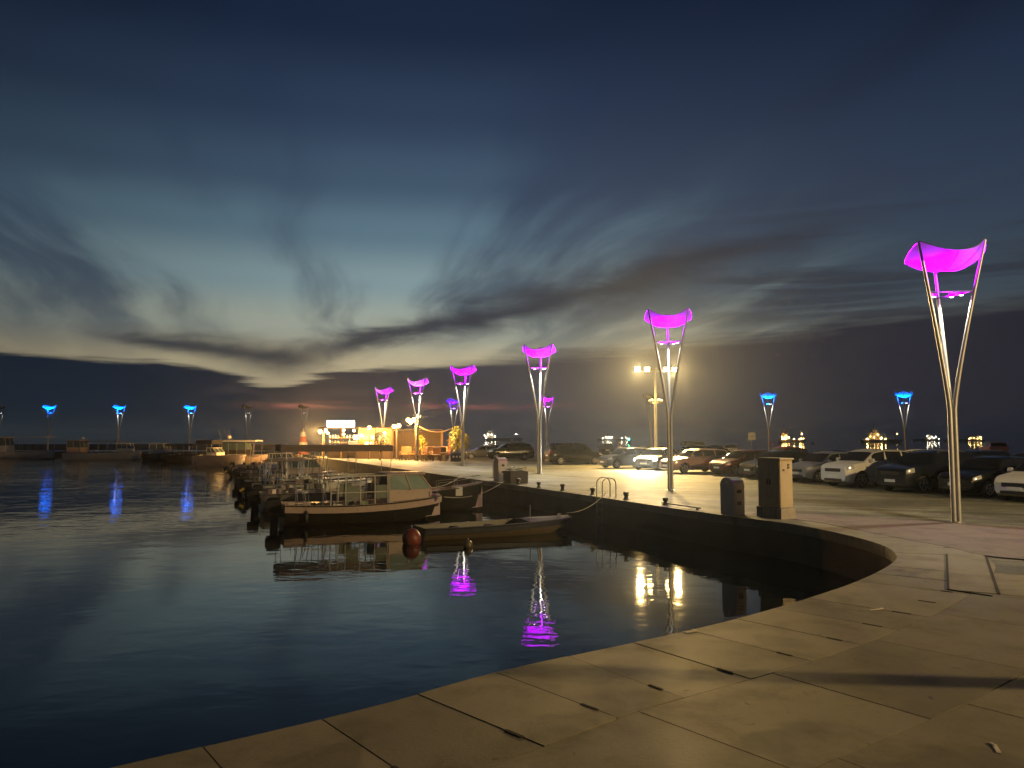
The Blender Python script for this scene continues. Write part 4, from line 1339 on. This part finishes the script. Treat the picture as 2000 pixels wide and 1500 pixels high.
for i, (s_, b_, bm_, lb, hm, dm, ex) in enumerate(specs):
    e, L, hf, sh = boat(s_, b_, bm_, lb, hm, dm, .78)
    o = outboard(e, 0, .8, M_black, 1.1, R(-35) if i in (3, 6) else 0)
    if i in (3, 6): MB().box((-.30, -.172, .26), (.28, .012, .12)).build('badge_yellow', mat('yellow_badge', (.75, .55, .05), .5), o)
    clutter(e, L, bm_, .7, 16, 20 + i, CL)
    if ex == 'console':
        MB().box((L * .42, 0, .75), (.7, .7, 1.1), 0, .75, .03).build('console', M_white_h, e)
    for k_ in range(3):
        x_ = random.uniform(.1, .7) * L; MB().tube([(x_, random.uniform(-.7, .7), .6), (x_ + random.uniform(-.5, .5), random.uniform(-.7, .7), random.uniform(2.0, 3.2))], .024, 6).build('rod', M_white if k_ else M_steel, e)
    if ex == 'mast':
        MB().tube([(L * .35, 0, .2), (L * .35, 0, 3.4)], [.04, .025], 8).build('mast', M_white, e)
        canopy(e, L * .15, L * .5, 1.9, sh(.3), 2.2, M_canvas, .05, 2)
    if ex == 'cabin': wheelhouse(e, L * .45, L * .80, 1.7, sh(.5), 1.15, dm, M_bglass, .35)
    if ex == 'hoop':
        for sd in (-1, 1): MB().tube([(L * .08, sd * .9, .8), (L * .10, sd * .9, 1.9), (L * .3, sd * .9, 2.0)], .022, 6).build('frame_hoop', M_steel, e, 40)
        MB().tube([(L * .10, -.9, 1.9), (L * .10, .9, 1.9)], .022, 6).build('frame_bar', M_steel, e)
# far boats against the breakwater
e, L, hf, sh = boat(at(478, 905, 103).to_2d() - Vector((7.2, -2)), at(478, 905, 103).to_2d(), 2.7, 'cream motorboat with black hood catching the cafe light', M_cream, M_white_h, 1.35, None, bow_up=.15, group='boats moored against the breakwater')
canopy(e, L * .08, L * .42, 2.3, 1.2, 3.0, M_canvas_b, .5, 2)
wheelhouse(e, L * .30, L * .48, 2.0, 1.3, 1.1, M_white_h, M_bglass, .5)
fender(e, L * .12, -1.35, .25, M_fend)
for nm, px0, px1, Y, lb, hm, ex in (
        ('p', -40, 112, 141, 'long passenger boat with a roof on posts at the left edge', M_white_h, 'roof'),
        ('w', 132, 280, 133, 'two-cabin work boat with a roofed middle', M_white_h, 'two'),
        ('s', 285, 345, 126, 'small boat with a square white cabin left of the hooded motorboat', M_black_h, 'one'),
        ('d', 325, 392, 118, 'dark decked boat between the square cabin and the hooded motorboat', M_black_h, 'low'),
        ('c', 430, 545, 113, 'cabin boat with a long orange lit roof', M_cream, 'long')):
    a, b2 = at(px0, 890, Y), at(px1, 890, Y)
    e, L, hf, sh = boat((a.x, Y), (b2.x, Y - 1.0), min(3.6, .30 * (b2.x - a.x) + .9), lb, hm, M_white_h if ex != 'low' else M_black_h, 1.15, None, 'boats moored against the breakwater')
    if ex == 'roof':
        canopy(e, L * .05, L * .94, 3.0, 1.1, 3.9, M_white_h, .14, 9)
        wheelhouse(e, L * .24, L * .40, 2.5, 1.15, 2.6, M_white_h, M_bglass, .2)
        MB().tube([(L * .45, 0, 4.0), (L * .45, 0, 5.2)], .05, 6).build('mast', M_steel, e)
    if ex == 'two':
        wheelhouse(e, L * .05, L * .22, 2.6, 1.1, 2.2, M_cream, M_bglass, .1)
        wheelhouse(e, L * .72, L * .86, 2.4, 1.2, 1.6, M_white_h, M_bglass, .2)
        canopy(e, L * .22, L * .74, 2.6, 1.1, 3.2, M_canvas, .08, 5)
        MB().tube([(L * .70, 0, 3.2), (L * .66, 0, 4.6)], .05, 6).build('mast', M_steel, e)
        MB().sphere((L * .20, 0, 3.75), .28, 10, 6, .8).build('radar_dome', M_white, e, 60)
    if ex == 'one': wheelhouse(e, L * .25, L * .75, 2.0, 1.1, 1.7, M_white_h, M_bglass, .15)
    if ex == 'low':
        canopy(e, L * .1, L * .7, 2.2, 1.1, 2.6, M_canvas_b, .3, 3); clutter(e, L, 2.2, 1.0, 5, 77, CL)
    if ex == 'long':
        canopy(e, L * .05, L * .68, 2.7, 1.1, 3.3, M_white_h, .16, 5)
        wheelhouse(e, L * .10, L * .50, 2.3, 1.15, 1.9, M_brown, M_bglass, .1)
        MB().sphere((L * .15, 0, 3.9), .35, 10, 6, .8).build('radar_dome', M_white, e, 60)
        for x in (.02, .12, .2): MB().tube([(L * x, 0, 3.3), (L * x - .5, 0, 5.0)], .03, 5).build('antenna', M_steel, e)
# mooring floats in the basin
for px, py, r_, m, lb in ((804, 1062, .30, mat('float_red', (.16, .03, .02), .5), 'dark red mooring float in front of the cream boat'), (914, 1069, .14, M_ochre, 'small ochre mooring float right of the red one')):
    p = ground(px, py, WATER)
    e = empty('mooring_float', (p.x, p.y, WATER), 0, lb, 'buoy', 'mooring floats in the basin')
    MB().sphere((0, 0, r_ * .5), r_, 14, 10, 1.1).build('ball', m, e, 60)
    MB().tube([(0, 0, r_ * 1.5), (0, .05, r_ * 1.75), (0, 0, r_ * 1.95), (0, -.05, r_ * 1.75), (0, 0, r_ * 1.5)], .014, 5).build('eye', M_steel, e)

# ------------------------------------------------------------------ ships lying out at sea
M_deckl = mat('deck_light', (.9, .8, .6), .5, emit=(1.0, .62, .20), estr=60)
M_deckw = mat('deck_light_white', (.9, .9, .9), .5, emit=(1.0, .92, .70), estr=55)
M_redl = mat('red_light', (.6, .05, .05), .5, emit=(1, .05, .05), estr=60)
M_greenl = mat('green_light', (.05, .5, .3), .5, emit=(.05, 1, .45), estr=40)
M_shipo = mat('ship_upper', (.42, .33, .22), .7); M_shiph = mat('ship_hull', (.05, .035, .03), .7)
def ship(px0, px1, Y, label, lm, hh=2.2, tower=.25, lamps=8, seed=1, bright=1.0, tall=6.0):
    a, b2 = at(px0, 860, Y), at(px1, 860, Y); L = b2.x - a.x
    e = empty('anchored_ship', (a.x, Y, WATER), 0, label, 'ship', 'ships lying at anchor offshore')
    MB().loft([[(0 + i_, -L * .09, z), (L * .88, -L * .09, z), (L - i_ * 2, 0, z), (L * .88, L * .09, z), (0 + i_, L * .09, z)] for z, i_ in ((-.5, .04 * L), (hh, 0))]).build('hull', M_shiph, e)
    tw = L * .26
    MB().box((L * tower, 0, hh + tall * .3), (tw, L * .13, tall * .6), 0, .9).build('superstructure', M_shipo, e)
    MB().box((L * tower, 0, hh + tall * .72), (tw * .6, L * .10, tall * .26), 0, .85).build('bridge', M_shipo, e)
    MB().tube([(L * tower, 0, hh + tall * .8), (L * tower, 0, hh + tall * 1.35)], L * .006, 6).build('mast', M_shiph, e)
    MB().tube([(L * .8, 0, hh), (L * .8, 0, hh + tall * .75)], L * .006, 6).build('foremast', M_shiph, e)
    rnd = random.Random(seed)
    r_ = .00042 * Y * bright
    spots = [(L * (tower - .13 + .26 * i / 3), hh + tall * rnd.uniform(.12, .6)) for i in range(4)] + [(L * rnd.uniform(.05, .92), hh + rnd.uniform(.2, .9)) for _ in range(lamps)] + [(L * .8, hh + tall * .5)]
    for x, z in spots:
        MB().sphere((x, -L * .10 - r_, z), r_ * rnd.uniform(.7, 1.25), 8, 6).build('deck_lamp', lm, e, 60)
ship(1521, 1575, 520, 'brightly orange lit ship right of the blue sail lamp', M_deckl, 2.0, .20, 8, 4, 1.3, 7.5)
ship(1682, 1765, 520, 'orange lit ship above the roof of the white off-roader', M_deckl, 2.0, .30, 5, 7, 1.3, 8.0)
ship(1845, 1925, 700, 'low ship with few lamps right of the tallest lamp post', M_deckl, 1.8, .7, 4, 9, .9, 4.0)
ship(945, 1024, 900, 'white lit ship on the horizon above the black off-roader', M_deckw, 3.0, .15, 1, 12, 1.2, 9.0)
ship(1165, 1235, 1000, 'distant ship with a row of white lamps left of the floodlight mast', M_deckw, 2.0, .3, 6, 14, .8, 5.0)
ship(1785, 1835, 800, 'faint ship with two lamps just left of the tallest lamp post', M_deckw, 2.0, .6, 1, 15, .9, 5.0)
for px, py, m, lb in ((1587, 866, M_redl, 'red lit channel marker buoy off the plaza'), (1228, 858, M_greenl, 'green lit channel marker buoy beyond the glaring car')):
    p = at(px, py, 420); e = empty('marker_buoy', (p.x, p.y, WATER), 0, lb, 'buoy', 'lit channel markers')
    MB().lathe([(1.0, -.5), (1.1, .4), (.5, .7), (.2, p.z - WATER - .4)], 12).build('float_body', M_shiph, e, 40)
    MB().sphere((0, 0, p.z - WATER), .42, 8, 6).build('lamp', m, e, 60)

# ------------------------------------------------------------------ cafe on the quay
CY = 86.0
def X(px, Y=CY): return (px - 1000) / F * Y
def Z(py, Y=CY): return at(1000, py, Y).z
M_wood = mat('warm_wood', (.075, .044, .021), .65, 0, .3, 3.0); M_woodl = mat('pale_wood', (.30, .17, .07), .65, 0, .3, 3.0)
M_ywall = mat('yellow_wall', (.24, .15, .045), .7, 0, .2); M_sign = mat('lit_sign', (.95, .95, .95), .5, emit=(.95, .97, 1.0), estr=7.0)
M_bulb = mat('warm_bulb', (.9, .8, .6), .5, emit=(1.0, .72, .30), estr=30.0)
M_sod = mat('sodium_globe', (.9, .7, .4), .5, emit=(1.0, .48, .10), estr=35.0)
x0, xk, x1 = X(632), X(770), X(864)
e = empty('cafe', (x0, CY, GZ), 0, 'low wooden cafe with lit counter and glowing white sign', 'building')
W_ = xk - x0; W2 = x1 - x0
MB().box(((X(692) - x0 + W_) / 2, 2.2, 1.7), (W_ - (X(692) - x0), .12, 3.4)).build('back_wall', M_ywall, e)
MB().box(((X(692) - x0) / 2, 2.2, .6), (X(692) - x0 - .02, .12, 1.2)).build('low_wall', M_wood, e)
MB().box((W_ - .06, 1.1, 1.7), (.12, 2.1, 3.4)).build('side_wall', M_wood, e)
MB().box((W_ / 2, 1.0, 3.45), (W_ + .6, 3.4, .12)).build('roof', M_wood, e)
MB().box((W_ / 2 + 1.8, -.05, .55), (W_ - 3.7, .5, 1.1), bev=.02).build('counter', M_wood, e)
ct = MB().box((W_ / 2 + 1.8, -.10, 1.14), (W_ - 3.5, .7, .07), bev=.01).build('counter_top', M_woodl, e)
for i in range(5):
    MB().box((.12 + (W_ - .24) * i / 4, -.12, 1.7), (.12, .12, 3.38)).build('post', M_woodl, e)
for z_ in (1.25, 1.75, 2.3):
    sf = MB().box((1.7, 1.6, z_), (3.0, .35, .05)).build('shelf', M_woodl, e)
    for k in range(9):
        h_ = random.uniform(.22, .36)
        MB().lathe([(.05, 0), (.05, h_ * .6), (.02, h_ * .75), (.02, h_)], 8, (.4 + k * .32, 1.55, z_ + .03)).build('bottle', random.choice([M_green, M_woodl, M_white, M_brown]), sf, 40)
for k in range(4):
    MB().box((W_ * .42 + k * 1.0, 2.1, 2.35), (.8, .03, .6)).build('menu_panel', [M_white, mat('menu_yellow', (.8, .6, .12), .6), M_green, M_white][k], e)
MB().box((W_ * .40, 1.2, 1.55), (1.1, .6, .8), bev=.05).build('coffee_machine', M_steel, e)
MB().box((W_ * .62, 1.2, 1.5), (.9, .6, .7), bev=.05).build('display_case', M_white, e)
for k, (px, py) in enumerate(((671, 840), (670, 848), (705, 851), (728, 855), (690, 841), (750, 846), (640, 846))):
    MB().sphere((X(px) - x0, .3 + .2 * (k % 3), Z(py) - GZ), .13, 10, 8).build('ceiling_bulb', M_bulb, e, 60)
for px, pw in ((655, 900), (705, 800), (738, 800)):
    lightobj('counter_light', 'POINT', e, (X(px) - x0, .55, 2.75), (1.0, .72, .30), pw, .12)
sg = MB().box((X(668) - x0, -.5, Z(828) - GZ), (X(695) - X(642), .28, Z(821.5) - Z(834.5)), bev=.04).build('sign_box', M_sign, e)
for sx_ in (-1.1, 1.1): MB().tube([(X(668) - x0 + sx_, -.5, 3.5), (X(668) - x0 + sx_, -.5, Z(834) - GZ)], .03, 6).build('sign_leg', M_black, sg)
b_ = MB(); b_.tube([(X(756) - x0 + .62 * math.cos(2 * PI * k / 18), -.25, 1.9 + .62 * math.sin(2 * PI * k / 18)) for k in range(19)], .07, 6)
for k in range(4): b_.tube([(X(756) - x0, -.25, 1.9), (X(756) - x0 + .6 * math.cos(PI / 2 * k + .4), -.25, 1.9 + .6 * math.sin(PI / 2 * k + .4))], .03, 5)
b_.build('ship_wheel', M_woodl, e, 50)
# timber-clad back half: boards
nb = 18
for k in range(nb):
    w_ = (W2 - W_) / nb
    MB().box((W_ + .02 + w_ * (k + .5), 1.2 + random.uniform(-.008, .008), 1.55), (w_ - .012, .05, 3.05)).build('wall_board', M_wood, e)
MB().box((W2 - .12, 1.1, 1.6), (.26, .2, 3.2)).build('corner_post', M_woodl, e)
MB().box(((W_ + W2) / 2, .6, 3.2), (W2 - W_ + .3, 2.6, .10)).build('awning_roof', M_wood, e)
MB().box(((W_ + W2) / 2, 1.32, 1.5), (W2 - W_, .1, 3.0)).build('rear_panel', M_wood, e)

# globe lamp posts of the terrace
M_sod3 = mat('sodium_globe_strong', (.9, .7, .4), .5, emit=(1.0, .52, .14), estr=45.0)
def globe_post(pos, H, arms, label, gm=None, power=1200, lo=(0, -.75, -.35)):
    e = empty('globe_lamp_post', (pos[0], pos[1], GZ), 0, label, 'lamp post', 'orange globe lamps on the cafe terrace')
    MB().tube([(0, 0, 0), (0, 0, H)], [.09, .06], 10).build('post', M_wood, e, 40)
    for dx_, dz_ in arms:
        o = MB().sphere((dx_, -.1, H + dz_), .21, 12, 8).build('globe', gm or M_sod, e, 60)
        MB().tube([(0, 0, H - .1), (dx_, -.1, H + dz_ - .12)], .025, 6).build('arm', M_black, o)
    lightobj('globe_light', 'POINT', e, (lo[0], lo[1], H + lo[2]), (1.0, .50, .13), power, .2)
globe_post((X(812, 79), 79), Z(822, 79), [(-.75, 0.10), (-.15, .15), (.30, .50), (-.5, -.1)], 'terrace post with a cluster of orange globes', None, 4500)
globe_post((X(775, 82), 82), Z(835, 82), [(-.25, .12), (.25, .22)], 'terrace post with a pair of orange globes', None, 1700)
globe_post((X(722, 83), 83), Z(838, 83), [(0, .16)], 'terrace post with a single orange globe')
globe_post((X(632, 92.5), 92.5), Z(845, 92.5), [(-.3, .15), (.28, .3)], 'terrace post with two orange globes at the left end of the cafe', M_sod3, 13000, (-.75, -.5, -.1))
# cable strung to the shrub
a, b2 = Vector((X(812, 79), 79, Z(828, 79))), Vector((X(880, 80), 80, Z(838, 80)))
pts = [a.lerp(b2, k / 10) - Vector((0, 0, .55 * 4 * (k / 10) * (1 - k / 10))) - a for k in range(11)]
tag(MB().tube(pts, .035, 6).build('strung_cable', M_woodl, None, 50, tuple(a)), 'pale cable strung from the globe cluster to the yellow shrub', 'cable')

# leafy shrubs lit yellow by the lamps
def shrub(pos, H, spread, label, leafm, n=420, trunk=.5, droop=.5):
    e = empty('leafy_shrub', (pos[0], pos[1], GZ), 0, label, 'plant', 'leafy shrubs around the cafe')
    MB().tube([(0, 0, 0), (.05, 0, H * .4), (0, .04, H * .75)], [.09, .07, .03], 8).build('trunk', M_wood, e)
    b_ = MB()
    for i in range(n):
        a = random.uniform(0, 2 * PI); zz = H * (trunk + (1 - trunk) * random.random() ** .8)
        f_ = (zz / H - trunk) / (1 - trunk)
        rr = spread * (0.35 + .75 * math.sin(PI * min(f_ * .9 + .12, 1))) * random.uniform(.3, 1.05)
        c_ = Vector((rr * math.cos(a), rr * math.sin(a), zz)); ln = random.uniform(.22, .5); wd = ln * .22
        d = Vector((math.cos(a), math.sin(a), random.uniform(-droop - .3, .5))).normalized(); s_ = d.cross(Vector((0, 0, 1))).normalized().lerp(Vector((0, 0, 1)), random.uniform(-.4, .4)).normalized()
        o_ = len(b_.v)
        b_.v += [tuple(c_ - d * ln * .5), tuple(c_ + s_ * wd), tuple(c_ + d * ln * .5 - Vector((0, 0, .06))), tuple(c_ - s_ * wd)]
        b_.face((o_, o_ + 1, o_ + 2, o_ + 3))
    b_.build('crown', leafm, e)
    for i in range(6):
        a = random.uniform(0, 2 * PI)
        MB().tube([(0, 0, H * .45), (spread * .5 * math.cos(a), spread * .5 * math.sin(a), H * .7), (spread * .8 * math.cos(a), spread * .8 * math.sin(a), H * .85)], [.03, .02, .01], 5).build('branch', M_wood, e)
    return e
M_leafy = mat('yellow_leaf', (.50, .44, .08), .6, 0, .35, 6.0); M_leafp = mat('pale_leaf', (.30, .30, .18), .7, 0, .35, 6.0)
shrub((X(893, 79), 79), Z(832, 79), .95, 'tall yellow leafed shrub left of the grey saloon', M_leafy, 520, .28)
shrub((X(743, 80), 80), Z(843, 80), .85, 'pale potted tree in front of the lit counter', M_leafp, 420, .42)
shrub((X(822, 81), 81), Z(850, 81), .55, 'small yellow shrub in front of the timber wall', M_leafy, 260, .4)
lf = shrub((X(908, 80.5), 80.5), Z(846, 80.5), .55, 'smaller yellow shrub right behind the tall one', M_leafy, 200, .4)
# a string of small festoon bulbs cannot be told apart from the globes: none built
# folded red parasol
e = empty('folded_parasol', (X(879, 80), 80, GZ), 0, 'folded red parasol beside the tall yellow shrub', 'parasol')
MB().lathe([(.04, .5), (.14, .7), (.11, 1.6), (.04, 2.4)], 10).build('canopy', mat('red_cloth', (.42, .05, .05), .8), e, 50)
MB().tube([(0, 0, 0), (0, 0, 2.5)], .025, 6).build('pole', M_steel, e)
# terrace chairs and tables
def chair_proto(loc, rz, label):
    e = empty('terrace_chair', loc, rz, label, 'chair', 'wooden chairs on the cafe terrace', 1.4)
    MB().box((0, 0, .44), (.58, .58, .10), bev=.02).build('seat', M_woodl, e)
    MB().box((0, .27, .74), (.58, .08, .52), bev=.02).build('backrest', M_woodl, e)
    for sx_ in (-1, 1):
        MB().box((sx_ * .27, 0, .60), (.06, .52, .06), bev=.01).build('armrest', M_woodl, e)
        for sy_ in (-1, 1): MB().box((sx_ * .26, sy_ * .25, .20), (.06, .06, .40)).build('leg', M_wood, e)
    return e
spots = [(826, 77.2), (840, 78.2), (853, 77.0), (864, 78.4), (872, 76.6), (833, 80.2), (848, 80.6), (866, 80.8), (790, 79.6), (802, 80.8)]
names = ['first terrace chair left of the wooden post', 'second terrace chair, between post and table', 'terrace chair in the middle of the front row', 'terrace chair just left of the parasol foot', 'terrace chair nearest the black speaker box',
         'terrace chair in the back row beside the post', 'terrace chair in the middle of the back row', 'terrace chair at the right end of the back row', 'terrace chair left of the post, nearest the counter', 'terrace chair in front of the small yellow shrub']
first = None
for (px, Y), nm in zip(spots, names):
    loc = (X(px, Y), Y, GZ); rz = random.uniform(-2.6, 2.6)
    if first is None: first = chair_proto(loc, rz, nm); continue
    c_ = copy_tree(first); c_.location = loc; c_.rotation_euler.z = rz; c_['label'] = nm
for (px, Y), nm in (((834, 78.6), 'square terrace table among the left chairs'), ((858, 79.2), 'square terrace table among the right chairs')):
    e = empty('terrace_table', (X(px, Y), Y, GZ), .2, nm, 'table', 'square tables on the cafe terrace')
    MB().box((0, 0, .74), (.8, .8, .05), bev=.01).build('table_top', M_woodl, e)
    for sx_ in (-1, 1):
        for sy_ in (-1, 1): MB().box((sx_ * .34, sy_ * .34, .36), (.06, .06, .72)).build('leg', M_wood, e)
# black box with three round lamps at the foot of the fourth lamp
e = empty('black_box_planter', (X(893, 75.5), 75.5, GZ), 0, 'low black box with three pale discs beside the shrub', 'box')
MB().box((0, 0, .42), (1.2, .6, .84), bev=.02).build('case', M_black, e)
for k in (-1, 0, 1): MB().lathe([(.10, 0), (.10, .015)], 12, (k * .32, -.318, .48), 'Y').build('disc', M_white, e)

# ------------------------------------------------------------------ red and white beacon, sea wall
p = at(592, 876, 106)
e = empty('harbour_beacon', (p.x, 106, GZ - .0), 0, 'small red and white banded harbour beacon', 'beacon')
MB().lathe([(1.1, -1.6), (1.1, 0.0), (1.0, .1)], 16).build('foundation', M_concrete, e, 40)
M_bred = mat('beacon_red', (.40, .10, .08), .6, 0, .2); 
for k, (r0, r1, z0, z1) in enumerate(((.75, .62, .1, .9), (.62, .52, .9, 1.7), (.52, .42, 1.7, 2.5), (.42, .26, 2.5, 3.1))):
    MB().lathe([(r0, z0), (r1, z1)], 16).build('band', M_bred if k % 2 == 0 else M_white, e, 40)
MB().lathe([(.16, 3.1), (.2, 3.4), (.05, 3.6)], 12).build('lantern', M_steel, e, 40)
M_seawall = mat('sea_wall_stone', (.018, .018, .019), .95, 0, .4, .6, .6, 3.0)
e = empty('sea_wall', (-260, 147, GZ), 0, 'long dark sea wall along the breakwater at left', 'wall')
for k in range(12):
    MB().box((9 + k * 18.0, 0, .55), (17.96, 1.2, 1.1 + random.uniform(-.05, .05)), 0, 1, .04).build('wall_block', M_seawall, e)

# ------------------------------------------------------------------ thin haze, added to give the lamps their halos
hz = MB(); hz.box((0, 1430, 15.5), (6100, 3260, 37))
mh = bpy.data.materials.new('halo_haze'); mh.use_nodes = True
t = mh.node_tree; t.nodes.remove(t.nodes['Principled BSDF'])
pv = t.nodes.new('ShaderNodeVolumePrincipled')
pv.inputs['Color'].default_value = (0.84, 0.91, 1.0, 1)
pv.inputs['Density'].default_value = 0.00042
pv.inputs['Anisotropy'].default_value = 0.82
t.links.new(pv.outputs[0], t.nodes['Material Output'].inputs['Volume'])
tag(hz.build('haze', mh), 'thin haze added over the harbour for halos round the lamps', kind='stuff')
